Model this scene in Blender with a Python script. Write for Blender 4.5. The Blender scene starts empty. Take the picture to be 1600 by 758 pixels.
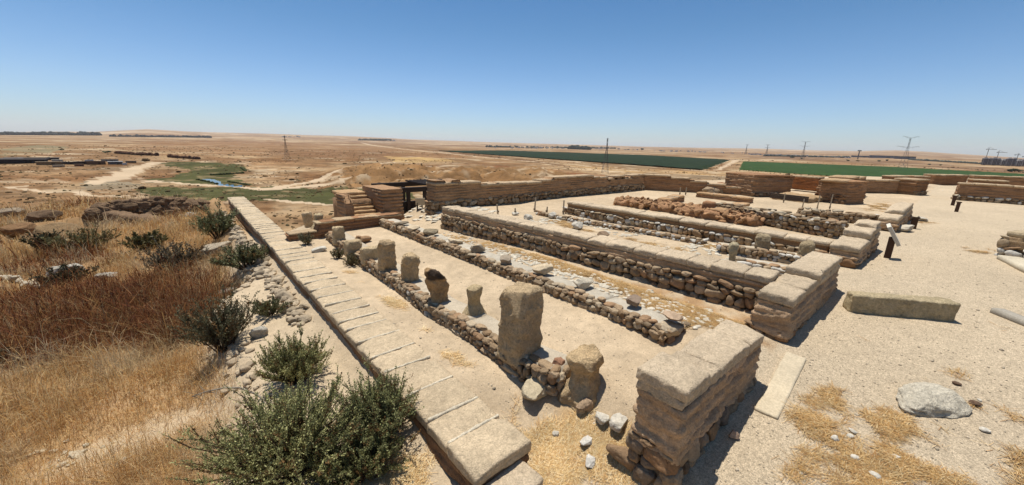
import bpy, math, random
import numpy as np
R_ = np.random.default_rng(11)
random.seed(5)
SC = bpy.context.scene
COLL = SC.collection
RAD = math.radians

# ------------------------------------------------------------------ camera geometry
F, CX, CY, H = 592., 800., 379., 3.0
YAW, PITCH, ROLL = RAD(40.6), RAD(14.3), RAD(1.45)
cf = np.array([math.sin(YAW)*math.cos(PITCH), math.cos(YAW)*math.cos(PITCH), -math.sin(PITCH)])
_r0 = np.array([math.cos(YAW), -math.sin(YAW), 0.]); _u0 = np.cross(_r0, cf)
cr = _r0*math.cos(ROLL)+_u0*math.sin(ROLL); cu = np.cross(cr, cf)

def ray(px, py):
    d = cf*F+cr*(px-CX)-cu*(py-CY)
    return d/np.linalg.norm(d)

def at(px, py, z):
    """surveyed photo point on the level z -> world point"""
    d = ray(px, py); t = (z-H)/d[2]
    return np.array([0, 0, H])+d*t

def xy(px, py, z):
    p = at(px, py, z); return (p[0], p[1])

def pxm(p):
    """photo pixels per metre at a world point"""
    v = np.asarray(p, float)-np.array([0, 0, H]); return F/(v@cf)

# ------------------------------------------------------------------ noise
def _hash(i, j, k, s):
    h = (i*np.int64(374761393)+j*np.int64(668265263)+k*np.int64(1440662683)+np.int64(s)*np.int64(974634773)) & 0xffffffff
    h = ((h ^ (h >> 13))*np.int64(1274126177)) & 0xffffffff
    return ((h ^ (h >> 16)) & 0xffff).astype(np.float32)/32767.5-1.0

def vn(P, s=0):
    P = np.asarray(P, np.float64)
    if P.shape[-1] == 2: P = np.concatenate([P, np.zeros(P.shape[:-1]+(1,))], -1)
    I = np.floor(P).astype(np.int64); f = (P-I).astype(np.float32); f = f*f*(3-2*f)
    i, j, k = I[..., 0], I[..., 1], I[..., 2]; x, y, z = f[..., 0], f[..., 1], f[..., 2]
    L = lambda a, b, t: a+(b-a)*t
    c = lambda a, b, d: _hash(i+a, j+b, k+d, s)
    return L(L(L(c(0,0,0), c(1,0,0), x), L(c(0,1,0), c(1,1,0), x), y), L(L(c(0,0,1), c(1,0,1), x), L(c(0,1,1), c(1,1,1), x), y), z)

def fbm(P, o=3, s=0, g=.5):
    P = np.asarray(P, np.float64); a = 1.; t = 0; n = 0
    for k in range(o):
        t = t+a*vn(P*(2.03**k)+k*17.3, s+k*7); n += a; a *= g
    return t/n

def sst(a, b, x):
    t = np.clip((x-a)/(b-a), 0, 1); return t*t*(3-2*t)

def lin(c):
    c = np.asarray(c, float)/255.
    return np.where(c <= .04045, c/12.92, ((c+.055)/1.055)**2.4)

def A(r, g, b, k=.72):
    """albedo of a surface that reads (r,g,b) in full sun"""
    return lin((r, g, b))*k

# ------------------------------------------------------------------ mesh building
def new_mesh(name, V, tris, quads, col, smooth):
    V = np.asarray(V, np.float32); m = bpy.data.meshes.new(name)
    nt, nq = len(tris), len(quads)
    m.vertices.add(len(V)); m.vertices.foreach_set('co', V.ravel())
    m.loops.add(nt*3+nq*4)
    m.loops.foreach_set('vertex_index', np.concatenate([np.asarray(tris, np.int32).ravel(), np.asarray(quads, np.int32).ravel()]).astype(np.int32))
    m.polygons.add(nt+nq)
    st = np.concatenate([np.arange(nt)*3, nt*3+np.arange(nq)*4]).astype(np.int32)
    m.polygons.foreach_set('loop_start', st)
    m.polygons.foreach_set('use_smooth', np.full(nt+nq, bool(smooth)))
    m.update(calc_edges=True)
    if col is not None:
        a = m.color_attributes.new('Col', 'FLOAT_COLOR', 'POINT')
        c = np.ones((len(V), 4), np.float32); c[:, :3] = np.clip(col, 0, 1); a.data.foreach_set('color', c.ravel())
    m.validate()
    return m

class MB:
    def __init__(s): s.V = []; s.T = []; s.Q = []; s.C = []; s.n = 0
    def add(s, V, tris=None, quads=None, col=(.4, .3, .2)):
        V = np.asarray(V, float).reshape(-1, 3); s.V.append(V)
        c = np.asarray(col, float); s.C.append(np.broadcast_to(c, (len(V), 3)) if c.ndim == 1 else c.reshape(-1, 3))
        if tris is not None and len(tris): s.T.append(np.asarray(tris, np.int64)+s.n)
        if quads is not None and len(quads): s.Q.append(np.asarray(quads, np.int64)+s.n)
        s.n += len(V)
    def build(s, name, mat, parent=None, smooth=True, org=None):
        V = np.concatenate(s.V); C = np.concatenate(s.C)
        T = np.concatenate(s.T) if s.T else np.zeros((0, 3), int); Q = np.concatenate(s.Q) if s.Q else np.zeros((0, 4), int)
        o0 = np.array(org if org is not None else (ROOT.get(parent.name, (0, 0, 0)) if parent else (0, 0, 0)), float)
        ob = bpy.data.objects.new(name, new_mesh(name, V-o0, T, Q, C, smooth)); COLL.objects.link(ob)
        ob.data.materials.append(mat)
        if parent: ob.parent = parent; ROOT[ob.name] = tuple(o0)
        else: ob.location = o0
        return ob

ROOT = {}
def tag(o, label=None, cat=None, group=None, kind=None):
    if label: o['label'] = label
    if cat: o['category'] = cat
    if group: o['group'] = group
    o['kind'] = kind or 'thing'
    return o

def thing(name, label, cat, loc, group=None):
    o = bpy.data.objects.new(name, None); COLL.objects.link(o); o.location = tuple(float(v) for v in loc); o.empty_display_size = .1
    ROOT[o.name] = tuple(float(v) for v in loc)
    return tag(o, label, cat, group)

# unit icospheres
def _ico(l):
    t = (1+5**.5)/2
    v = [(-1,t,0),(1,t,0),(-1,-t,0),(1,-t,0),(0,-1,t),(0,1,t),(0,-1,-t),(0,1,-t),(t,0,-1),(t,0,1),(-t,0,-1),(-t,0,1)]
    f = [(0,11,5),(0,5,1),(0,1,7),(0,7,10),(0,10,11),(1,5,9),(5,11,4),(11,10,2),(10,7,6),(7,1,8),(3,9,4),(3,4,2),(3,2,6),(3,6,8),(3,8,9),(4,9,5),(2,4,11),(6,2,10),(8,6,7),(9,8,1)]
    v = [np.array(p)/np.linalg.norm(p) for p in v]
    for _ in range(l):
        c = {}; g = []
        def mid(a, b):
            k = (min(a, b), max(a, b))
            if k not in c:
                p = v[a]+v[b]; v.append(p/np.linalg.norm(p)); c[k] = len(v)-1
            return c[k]
        for a, b, d in f:
            x, y, z = mid(a, b), mid(b, d), mid(d, a); g += [(a, x, z), (b, y, x), (d, z, y), (x, y, z)]
        f = g
    return np.array(v), np.array(f)
ICO = [_ico(l) for l in range(5)]

def rotm(yaw, tx=0., ty=0.):
    cy, sy = np.cos(yaw), np.sin(yaw); cx, sx = np.cos(tx), np.sin(tx); c2, s2 = np.cos(ty), np.sin(ty)
    Z = np.array([[cy, -sy, 0], [sy, cy, 0], [0, 0, 1]]); X = np.array([[1, 0, 0], [0, cx, -sx], [0, sx, cx]]); Y = np.array([[c2, 0, s2], [0, 1, 0], [-s2, 0, c2]])
    return Z@X@Y

def rocks(mb, C, Rd, yaw, col, lvl=2, rough=.12, facets=0, tilt=.15, boxy=0., tf=None, freq=1.6):
    """batch of pebbles, cobbles or boulders"""
    C = np.atleast_2d(np.asarray(C, float)); n = len(C); Rd = np.broadcast_to(np.asarray(Rd, float), (n, 3))
    yaw = np.broadcast_to(np.asarray(yaw, float), (n,)); col = np.broadcast_to(np.asarray(col, float), (n, 3))
    U, Fc = ICO[lvl]; nv = len(U)
    P = np.repeat(U[None], n, 0)
    if boxy:
        m = np.max(np.abs(P), -1, keepdims=True); P = P*(1-boxy)+P/m*boxy*.86
    sd = R_.uniform(-500, 500, (n, 1, 3))
    for k in range(facets):
        d = R_.normal(size=(n, 1, 3)); d /= np.linalg.norm(d, axis=-1, keepdims=True)
        off = R_.uniform(.55, .86, (n, 1)); e = np.maximum((P*d).sum(-1)-off, 0)
        P = P-d*e[..., None]*.93
    if rough: P = P*(1+rough*fbm(P*freq+sd, 3 if lvl > 2 else 2)[..., None])
    P = P*Rd[:, None, :]
    M = np.stack([rotm(a, *(R_.normal(0, tilt, 2))) for a in yaw])
    P = np.einsum('nij,nvj->nvi', M, P)+C[:, None, :]
    cc = col[:, None, :]*(1+.16*fbm(U[None]*2.2+sd, 2)[..., None])
    V = P.reshape(-1, 3)
    if tf is not None: V = tf(V)
    T = (Fc[None]+(np.arange(n)*nv)[:, None, None]).reshape(-1, 3)
    mb.add(V, tris=T, col=cc.reshape(-1, 3))

_bt = {}
def box_topo(nx, ny, nz):
    k = (nx, ny, nz)
    if k in _bt: return _bt[k]
    q = []
    def face(ax, val, flip):
        n = [nx, ny, nz]; o = [i for i in range(3) if i != ax]; i, j = np.meshgrid(np.arange(n[o[0]]), np.arange(n[o[1]]), indexing='ij')
        def v(di, dj):
            r = np.zeros(i.shape+(3,), int); r[..., ax] = val; r[..., o[0]] = i+di; r[..., o[1]] = j+dj; return r
        f = np.stack([v(0, 0), v(1, 0), v(1, 1), v(0, 1)], -2).reshape(-1, 4, 3); q.append(f[:, ::-1] if flip else f)
    face(2, nz, 0); face(2, 0, 1); face(1, 0, 0); face(1, ny, 1); face(0, 0, 1); face(0, nx, 0)
    A_ = np.concatenate(q); u, inv = np.unique(A_.reshape(-1, 3), axis=0, return_inverse=True)
    V = 2.*u/np.array([nx, ny, nz])-1; _bt[k] = (V, inv.reshape(-1, 4)); return _bt[k]

def rblock(mb, c, size, cell=.05, rnd=.03, amp=.01, freq=8., col=(.4, .3, .2), M=None, tf=None, shape=None, cv=.1, aniso=(1, 1, 1), maxn=44, chips=0):
    """weathered block: rounded corners, fractal surface"""
    size = np.asarray(size, float); n = [int(np.clip(round(s/cell), 1, maxn)) for s in size]
    U, Q = box_topo(*n); P = U*size/2
    r = min(rnd, size.min()*.49); inner = np.clip(P, -(size/2-r), size/2-r); q = P-inner
    l = np.linalg.norm(q, axis=1, keepdims=True); q = q/np.maximum(l, 1e-9); P = inner+q*r
    off = R_.uniform(-300, 300, 3); an = np.array(aniso)
    if amp: P = P+q*(amp*(fbm(P*freq*an+off, 4)+.4*fbm(P*freq*3.6+off, 3))[:, None])
    for _ in range(chips):
        d_ = np.sign(R_.uniform(-1, 1, 3))*np.array([1, 1, 1])*R_.uniform(.35, 1.2, 3); d_[2] = abs(d_[2]); d_ /= np.linalg.norm(d_); u_ = P/(size/2); mx = np.abs(d_).sum(); e_ = np.maximum(u_@d_-mx*R_.uniform(.70, .93), 0); P = P-e_[:, None]*d_*(size/2)*.95
    cc = np.asarray(col)*(1+cv*fbm(P*freq*.35+off+9, 3))[:, None]
    if shape is not None: P = shape(P)
    if M is not None: P = P@np.asarray(M).T
    P = P+np.asarray(c)
    if tf is not None: P = tf(P)
    mb.add(P, quads=Q, col=cc)

def beam(mb, p, q, w, col, w2=None):
    p = np.asarray(p, float); q = np.asarray(q, float); d = q-p; d /= np.linalg.norm(d)
    a = np.cross(d, (0, 0, 1)) if abs(d[2]) < .95 else np.cross(d, (1, 0, 0)); a /= np.linalg.norm(a); b = np.cross(d, a)
    w2 = w if w2 is None else w2; V = []
    for e, ww in ((p, w), (q, w2)):
        for s, t in ((-1, -1), (1, -1), (1, 1), (-1, 1)): V.append(e+a*s*ww/2+b*t*ww/2)
    mb.add(V, quads=[(0, 1, 5, 4), (1, 2, 6, 5), (2, 3, 7, 6), (3, 0, 4, 7), (3, 2, 1, 0), (4, 5, 6, 7)], col=col)

def box(mb, c, s, col, yaw=0):
    U, Q = box_topo(1, 1, 1); mb.add((U*np.asarray(s)/2)@rotm(yaw).T+np.asarray(c), quads=Q, col=col)

# ------------------------------------------------------------------ materials
def mat(name, rough=.9, scales=((6, .25), (40, .25)), bump=((60, .3, .01),), spec=.2, use_col=True, base=(.4, .3, .2), detail=4, transl=0):
    m = bpy.data.materials.new(name); m.use_nodes = True; nt = m.node_tree; N = nt.nodes; L = nt.links
    bs = N['Principled BSDF']; bs.inputs['Roughness'].default_value = rough; bs.inputs['Specular IOR Level'].default_value = spec
    tc = N.new('ShaderNodeTexCoord')
    if use_col:
        at_ = N.new('ShaderNodeAttribute'); at_.attribute_name = 'Col'; cur = at_.outputs['Color']
    else:
        rg = N.new('ShaderNodeRGB'); rg.outputs[0].default_value = (*base, 1); cur = rg.outputs[0]
    geo = N.new('ShaderNodeNewGeometry')
    pos = geo.outputs['Position']
    for sc, am in scales:
        n = N.new('ShaderNodeTexNoise'); n.inputs['Scale'].default_value = sc; n.inputs['Detail'].default_value = detail; n.inputs['Roughness'].default_value = .62
        L.new(pos, n.inputs['Vector'])
        mr = N.new('ShaderNodeMapRange'); mr.inputs['From Min'].default_value = .28; mr.inputs['From Max'].default_value = .72
        mr.inputs['To Min'].default_value = 1-am; mr.inputs['To Max'].default_value = 1+am; L.new(n.outputs['Fac'], mr.inputs['Value'])
        mx = N.new('ShaderNodeVectorMath'); mx.operation = 'SCALE'; L.new(cur, mx.inputs[0]); L.new(mr.outputs[0], mx.inputs['Scale']); cur = mx.outputs[0]
    L.new(cur, bs.inputs['Base Color'])
    prev = None
    for sc, st, dist in bump:
        n = N.new('ShaderNodeTexNoise'); n.inputs['Scale'].default_value = sc; n.inputs['Detail'].default_value = 5; n.inputs['Roughness'].default_value = .65
        L.new(pos, n.inputs['Vector'])
        b = N.new('ShaderNodeBump'); b.inputs['Strength'].default_value = st; b.inputs['Distance'].default_value = dist
        L.new(n.outputs['Fac'], b.inputs['Height'])
        if prev: L.new(prev, b.inputs['Normal'])
        prev = b.outputs['Normal']
    if prev: L.new(prev, bs.inputs['Normal'])
    if transl:
        tr = N.new('ShaderNodeBsdfTranslucent'); L.new(cur, tr.inputs['Color']); ms = N.new('ShaderNodeMixShader'); ms.inputs[0].default_value = transl
        L.new(bs.outputs[0], ms.inputs[1]); L.new(tr.outputs[0], ms.inputs[2]); L.new(ms.outputs[0], N['Material Output'].inputs['Surface'])
    return m

M_ground = mat('earth', .95, ((.5, .10), (7, .14), (55, .20)), ((25, .5, .03), (130, .6, .012)), .1)
M_gravel = mat('gravel', .95, ((.4, .08), (9, .10), (85, .42), (36, .24)), ((50, .7, .025), (130, .7, .012)), .1)
M_plain = mat('plain_soil', 1., ((.012, .14), (.08, .16), (.5, .12)), ((.15, .6, 2.0), (1.2, .5, .4)), .05)
M_track = mat('track_dust', 1., ((.05, .08), (.6, .08)), (), .05)
M_mud = mat('mudbrick', .95, ((3, .12), (18, .18), (60, .26)), ((12, .8, .05), (60, .8, .02), (170, .5, .006)), .1)
M_stone = mat('fieldstone', .9, ((8, .2), (45, .2)), ((18, .6, .03), (90, .7, .012)), .12)
M_rough = mat('pitted_stone', .95, ((5, .18), (28, .22), (110, .14)), ((12, 1., .08), (45, 1., .035), (150, .7, .01)), .1)
M_leaf = mat('leaf', .7, ((9, .25),), (), .25, transl=.18)
M_litter = mat('straw_litter', .8, ((4, .18),), (), .25, transl=.08)
M_straw = mat('dry_straw', .8, ((4, .18),), (), .25, transl=.42)
M_wood = mat('weathered_wood', .85, ((3, .12), (40, .18)), ((60, .5, .01),), .2)
M_steel = mat('galvanised_steel', .6, ((2, .1),), (), .4)
M_crop = mat('crop_leaf', .9, ((.05, .16), (.6, .3)), ((.8, .8, .5),), .1)
M_far = mat('painted_wall', .9, ((.05, .08),), (), .2)
def water_mat():
    m = bpy.data.materials.new('stream_water'); m.use_nodes = True; b = m.node_tree.nodes['Principled BSDF']
    b.inputs['Base Color'].default_value = (.03, .055, .06, 1); b.inputs['Roughness'].default_value = .12
    return m
M_water = water_mat()

# ------------------------------------------------------------------ terrain height
_sky = [(0, 207), (60, 206), (150, 206), (185, 204), (230, 202), (290, 205), (400, 209), (480, 212), (560, 214), (640, 218), (700, 220), (800, 223), (900, 226), (1000, 229), (1100, 231), (1200, 233), (1280, 236), (1340, 237), (1400, 235.5), (1440, 237), (1500, 241), (1560, 244.5), (1600, 247)]
_hz = np.array([(math.degrees(math.atan2(*ray(x, y)[:2])), ray(x, y)[2]/np.hypot(*ray(x, y)[:2])) for x, y in _sky])

_az = [-180, -110, -95, -60, -25, -8, -1, 4, 9, 20, 30, 45, 60, 72, 84, 92, 110, 135, 180]
_er = [6, 9, 44, 44, 45, 44, 34, 23.6, 14.6, 14.8, 16.2, 19.4, 27.5, 42, 62, 78, 80, 40, 6]
_ew = [40, 45, 50, 50, 50, 55, 55, 55, 60, 60, 50, 50, 50, 55, 70, 80, 80, 60, 40]

def path_z(X, Y):
    return np.interp(X, [-2, 2.6, 3.2, 4.5, 6, 9, 11, 17, 25, 60], [-.2, -.12, .12, .33, .45, .58, .62, .58, .5, .4])

def rimf(Y):
    return .12*np.sin(Y*1.3)+.72*sst(9.2, 11.2, Y)

def near_z(X, Y):
    X = np.asarray(X, float); Y = np.asarray(Y, float)
    c = np.interp(X, [1.5, 1.7, 2.2, 2.8, 3.5, 4.6, 5.2, 6.2, 7.3, 10.8, 12, 14, 20, 30], [.10, .20, .235, .2, .35, .38, .55, .53, .7, .56, .62, .62, .55, .5])
    d = sst(3.5, 2.3, Y)*sst(3.5, 2.4, X); c = c*(1-d)+d*(-.14)
    c = c+(.3-c)*sst(11.5, 13, Y)*sst(7.5, 6, X); c = c-sst(12.3, 14.5, Y)*sst(3.4, 1.9, X)*.35-sst(14, 22, Y)*sst(7, 5, X)*1.3
    far3 = sst(6, 9.5, Y)*sst(7, 5.6, X)*sst(4.8, 5.4, X); c = c-.17*far3
    p = path_z(X, Y)
    k = sst(1.05, 1.75, Y); r = p*(1-k)+c*k
    # outside the west wall
    yo = np.maximum(Y, 0)
    l = -.10-.10*sst(1.5, .7, X)-.05*sst(3, 12, Y)*1
    rim = .35+rimf(Y)+.1*vn(np.stack([Y*.9, Y*0], -1), 4)
    edge = sst(rim, rim-.8, X)
    l = l-edge*(.28+.25*sst(3, 12, Y))-np.maximum(.2-X, 0)*.055-.022*np.maximum(Y-4, 0)*sst(1.2, -1.5, X)-.012*np.maximum(Y-8, 0)
    l = l-sst(2.6, 1.2, Y)*.1
    w = sst(1.25, 1.75, X)*sst(1.5, 2.3, Y)+sst(2.2, 3.2, X)*(1-sst(1.5, 2.3, Y)); w = np.clip(w, 0, 1)
    z = l*(1-w)+r*w
    # sunken excavation on the west with a bank behind it
    bx = (X+3.6)/4.6; by = Y-(36.5+.5*np.sin(X*.9)+.25*(X+3))
    z = z-1.05*sst(-9, -1.5, by)*sst(.25, -.25, by)*sst(1.25, .8, np.abs(bx))
    rough = .012*fbm(np.stack([X*2.2, Y*2.2], -1), 3, 3)+.07*fbm(np.stack([X*.5, Y*.5], -1), 2, 5)*sst(1.2, .2, X)+.02*fbm(np.stack([X*.35, Y*.35], -1), 2, 6)
    return z+rough*sst(.3, 1.2, np.hypot(X, Y))

def plain_z(X, Y):
    r = np.hypot(X, Y); az = np.degrees(np.arctan2(X, Y)); P = np.stack([X, Y], -1)
    z = -20+.5*fbm(P/60, 3, 21)
    hill = np.interp(az, _hz[:, 0], _hz[:, 1])
    top = H+hill*8500
    far = sst(1900, 8500, r)
    z = z+(top+20)*far**1.6*(1+.0*az)+far*20*fbm(P/1500, 3, 33)*.5
    # gullied knolls beyond the wadi
    k = sst(175, 215, r)*sst(400, 300, r)*sst(12, 20, az)*sst(52, 44, az)
    g = 1-np.abs(fbm(P/np.array([34., 34.]), 4, 41)); z = z+k*(14.0*np.clip(g-.5, 0, 1)+3.0*fbm(P/8, 3, 42))
    k2 = sst(230, 300, r)*sst(900, 500, r)*sst(14, 4, az); z = z+k2*4*np.clip(fbm(P/70, 4, 43), -.2, 1)
    # meandering bed of the stream
    return z

def gz(X, Y):
    X = np.asarray(X, float); Y = np.asarray(Y, float)
    r = np.hypot(X, Y); az = np.degrees(np.arctan2(X, Y))
    e = np.interp(az, _az, _er); w = np.interp(az, _az, _ew)
    n = near_z(X, Y)+.0*r
    P = np.stack([X, Y], -1)
    k = sst(0, 1, (r-e)/w); k0 = sst(0, 6, r-e)
    n = n+k0*(1.-k)*.5*fbm(P/4., 3, 51)-1.5*sst(-.2, 3.2, r-e)*sst(3, 7, az)*sst(50, 42, az)
    return n*(1-k)+plain_z(X, Y)*k

def g1(x, y): return float(gz(np.array([x]), np.array([y]))[0])

def on(px, py, it=12):
    """where the sight line through a surveyed photo point meets the ground"""
    d = ray(px, py); o = np.array([0, 0, H]); lo = .5; 
    lo, hi = 1.5, 20000.
    for n in (200, 14, 14):
        ts = np.geomspace(lo, hi, n); P = o+d*ts[:, None]; b = np.nonzero(P[:, 2] < gz(P[:, 0], P[:, 1]))[0]
        i = b[0] if len(b) else n-1; lo, hi = ts[max(i-1, 0)], ts[i]
    c = hi
    p = o+d*c; return np.array([p[0], p[1], g1(p[0], p[1])])

def inpoly(X, Y, poly):
    poly = np.asarray(poly); ins = np.zeros(X.shape, bool); n = len(poly)
    for i in range(n):
        x1, y1 = poly[i]; x2, y2 = poly[(i+1) % n]
        if y1 == y2: continue
        c = ((y1 > Y) != (y2 > Y)) & (X < (x2-x1)*(Y-y1)/(y2-y1)+x1); ins ^= c
    return ins

def dpoly(X, Y, line, widths):
    """is within the varying half width of a polyline"""
    line = np.asarray(line); best = np.full(X.shape, 9e9)
    for i in range(len(line)-1):
        a, b = line[i], line[i+1]; d = b-a; t = np.clip(((X-a[0])*d[0]+(Y-a[1])*d[1])/(d@d), 0, 1)
        D = np.hypot(X-a[0]-d[0]*t, Y-a[1]-d[1]*t)/(widths[i]+(widths[i+1]-widths[i])*t); best = np.minimum(best, D)
    return best

pl = lambda pts, z=-20: np.array([on(x, y)[:2] if y < 262 else xy(x, y, z) for x, y in pts])
SAND = A(210, 188, 156); PATHC = A(213, 192, 160); FLOOR = A(209, 185, 151); DRYG = A(176, 126, 70); GOLD = A(214, 165, 92); RUST = A(112, 62, 34)
TANP = A(190, 156, 112); BROWN = A(150, 108, 70); GREENW = A(96, 94, 56)

# straw patches on the right-hand path and inside the store rooms: (x, y, radius x, radius y, strength)
STRAW = []
for px, py, rx, ry, s in [(1290, 690, .62, .26, 1.), (1400, 650, .5, .2, .8), (1500, 735, .7, .28, .9), (1575, 700, .5, .3, 1.), (1385, 740, .5, .2, .9), (1300, 628, .35, .13, .6), (1440, 690, .5, .18, .7), (1530, 392, .5, .3, .6), (1390, 508, .8, .08, .35), (1440, 350, 2., .5, .3), (1500, 590, .4, .12, .3), (1330, 590, .5, .1, .25), (1440, 615, .5, .1, .4), (1560, 640, .5, .15, .35), (1250, 700, .3, .12, .4), (1350, 530, .4, .08, .3), (1480, 510, .4, .06, .35), (1560, 520, .3, .06, .4)]:
    p = on(px, py); STRAW.append((p[0], p[1], rx*1.25, ry*1.3, s*.78))
STRAWIN = [(2.65, 2.1, .55, .55, 1.2), (2.9, 1.85, .45, .35, 1.), (2.45, 2.7, .3, .3, .5), (2.45, 3.9, .16, .3, .5), (2.5, 4.9, .14, .2, .3), (2.5, 6.2, .16, .6, .6), (2.5, 8, .2, .5, .5), (5.8, 2.2, .6, .8, 1.5), (5.9, 3.4, .4, 1., 1.4), (5.9, 5.2, .3, 1.2, 1.2), (5.8, 7., .3, 1.2, 1.), (5.6, 9., .25, 1., .8),
           (8.6, 2.6, .6, .9, .9), (8.8, 4.6, .5, 1.2, .5), (10.2, 3.4, .25, 1.2, .7), (9., 7.6, .5, 1., .6), (6.9, 1.95, .4, .3, .4), (26, 2.4, 3, .5, .5), (1.1, 2.9, .35, .5, 1.2), (1.2, 2.2, .3, .4, 1.2), (1.25, 3.5, .2, .3, .5)]
def straw_m(X, Y):
    P = np.stack([X, Y], -1); w = np.zeros(X.shape)
    for x, y, rx, ry, s in STRAW+STRAWIN:
        d = ((X-x)/rx)**2+((Y-y)/ry)**2; w = np.maximum(w, s*.8*np.exp(-d*.9))
    return np.clip((w+1.1*fbm(P*3.1, 4, 61)*sst(.03, .25, w)-.3)*1.5, 0, 1)

def ground_colour(X, Y):
    r = np.hypot(X, Y); P = np.stack([X, Y], -1); az = np.degrees(np.arctan2(X, Y))
    n1 = fbm(P*.6, 3, 71); n2 = fbm(P*2.5, 3, 72)
    c = np.zeros(X.shape+(3,)); c[:] = FLOOR
    n3 = fbm(P*6., 3, 73); c *= (1+.13*n1+.11*n2+.08*n3)[..., None]
    def mixin(c, col, k): return c*(1-k[..., None])+np.asarray(col)*k[..., None]
    west = sst(1.35, .9, X)*sst(1, 2, Y+1.4*(X < 1))
    c = mixin(c, A(212, 189, 155), sst(1.8, 1.3, X))
    # grass ground on the west
    gk = grass_k(X, Y); c = mixin(c, A(192, 150, 96), np.clip(gk*1.2, 0, 1)*.85)
    ru = rust_k(X, Y); c = mixin(c, A(120, 76, 45), np.clip(ru, 0, 1)*.8)
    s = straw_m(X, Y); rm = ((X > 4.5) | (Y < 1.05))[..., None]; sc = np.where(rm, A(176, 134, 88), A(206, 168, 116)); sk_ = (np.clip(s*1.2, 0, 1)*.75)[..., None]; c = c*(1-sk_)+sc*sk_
    pt = (Y < 1.4)*(X > 2.5)*1.; pt = pt*(r < 90); c = mixin(c, PATHC, pt*(1-s)*.9)
    c = mixin(c, A(178, 142, 100)*(1+.2*n2[..., None]), sst(14, 18, Y)*sst(2.6, 1.6, X))
    pit = sst(-9, -1.5, Y-(36.5+.5*np.sin(X*.9)+.25*(X+3)))*sst(1.3, .8, np.abs((X+3.6)/4.6))*sst(1.5, .3, Y-(36.5+.5*np.sin(X*.9)+.25*(X+3)))
    return c

def grass_k(X, Y):
    P = np.stack([X, Y], -1); rim = .15+rimf(Y)
    k = sst(rim, rim-.7, X)*sst(2.2, 4, np.hypot(X, Y))
    b = np.clip(.75+.55*fbm(P*.35, 3, 81)+.4*fbm(P*1.5, 2, 82), 0, 1)
    bare = np.exp(-(((X+1.15)/.9)**2+((Y-6.)/.5)**2)); b = b*(1-.85*bare)
    far = sst(54, 46, np.hypot(X, Y)); return k*b*far

_rust = np.array([xy(x, y, z) for x, y, z in [(-200, 470, -1.2), (0, 462, -1.3), (130, 440, -1.3), (250, 432, -1.2), (340, 450, -.9), (400, 500, -.6), (330, 560, -.8), (200, 545, -.9), (60, 575, -.9), (-200, 600, -.9)]])
def rust_k(X, Y):
    P = np.stack([X, Y], -1); q = 1.5*np.stack([fbm(P*.55, 4, 91, .65), fbm(P*.55, 4, 92, .65)], -1)
    a = inpoly(X+q[..., 0], Y+q[..., 1], _rust)*1.
    b = sst(.15, .5, fbm(P*.25, 3, 93))*sst(14, 22, Y)*sst(.5, -1.5, X)*.8
    return np.clip(np.maximum(a, b)*(.7+.5*fbm(P*1.3, 2, 94)), 0, 1)

TRK = [(pl([(148, 288), (165, 281), (200, 271), (225, 262), (243, 254)]), [2, 6, 5, 5.5, 6]),
       (pl([(420, 296), (470, 287), (520, 277), (545, 266), (600, 255), (640, 252)]), [3, 3, 2.6, 2.2, 2.2, 2]),
       (pl([(225, 281), (290, 286), (360, 291), (430, 296), (500, 290), (560, 286)]), [3.4, 2.6, 2.6, 3.2, 3.4, 3]),
       (pl([(420, 312), (480, 318), (530, 321), (640, 318)]), [1.6, 1.8, 2, 2]),
       (pl([(0, 292), (60, 296), (110, 301), (180, 308)]), [1.2, 1.4, 1.6, 1.4]),
       (pl([(565, 223), (640, 234), (710, 241), (800, 250), (905, 258), (990, 268), (1130, 276)]), [14, 9, 7, 4.2, 3.2, 2.4, 2.4]),
       (pl([(1092, 264), (1120, 257), (1136, 251)]), [2.6, 4, 7]), (pl([(1120, 266), (1140, 256), (1152, 250)]), [2.5, 4, 8]),
       (pl([(850, 246), (940, 259), (1020, 270)]), [1.2, 1.2, 1.2])]
STRM = (pl([(313, 278), (328, 279), (338, 283), (350, 288), (380, 291.5)]), [1.6, 2.0, 1.4, 2.1, 1.5])
WADI = [pl([(222, 292), (330, 293), (440, 291), (530, 300), (640, 302), (640, 316), (530, 320), (430, 315), (300, 313), (225, 306)]),
        pl([(245, 254), (300, 253), (374, 257), (384, 266), (366, 271), (372, 281), (396, 290), (350, 292), (305, 286), (240, 285), (222, 279), (262, 276), (300, 268), (262, 262)])]
FLD = [(pl([(0, 233), (60, 226), (110, 230), (75, 240), (0, 245)]), A(144, 132, 100)), (pl([(1165, 246), (1200, 242.5), (1400, 252), (1620, 266), (1620, 272), (1400, 258)]), A(128, 98, 72)), (pl([(90, 268), (220, 262), (190, 270), (90, 270)]), A(134, 112, 86)),
       (pl([(130, 283), (190, 280), (220, 287), (215, 298), (130, 296)]), A(150, 134, 108)),
       (pl([(230, 222), (420, 219), (620, 231), (740, 246), (560, 248), (420, 244), (290, 240), (180, 233)]), A(152, 114, 78)),
       (pl([(420, 232), (600, 236), (690, 250), (500, 246), (420, 240)]), A(136, 100, 68)),
       (pl([(770, 258), (900, 268), (990, 277), (900, 276), (780, 266)]), A(138, 92, 58)),
       (pl([(600, 244), (690, 247), (720, 253), (620, 254)]), A(205, 168, 110)), (pl([(885, 258), (990, 262), (1150, 272), (1150, 280), (990, 270), (900, 262)]), A(186, 148, 98)),
       (pl([(590, 225), (700, 238), (900, 262), (860, 254), (720, 236)]), A(120, 90, 62)), (pl([(1000, 270), (1170, 277), (1150, 292), (1040, 282)]), A(140, 118, 90))]

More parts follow.
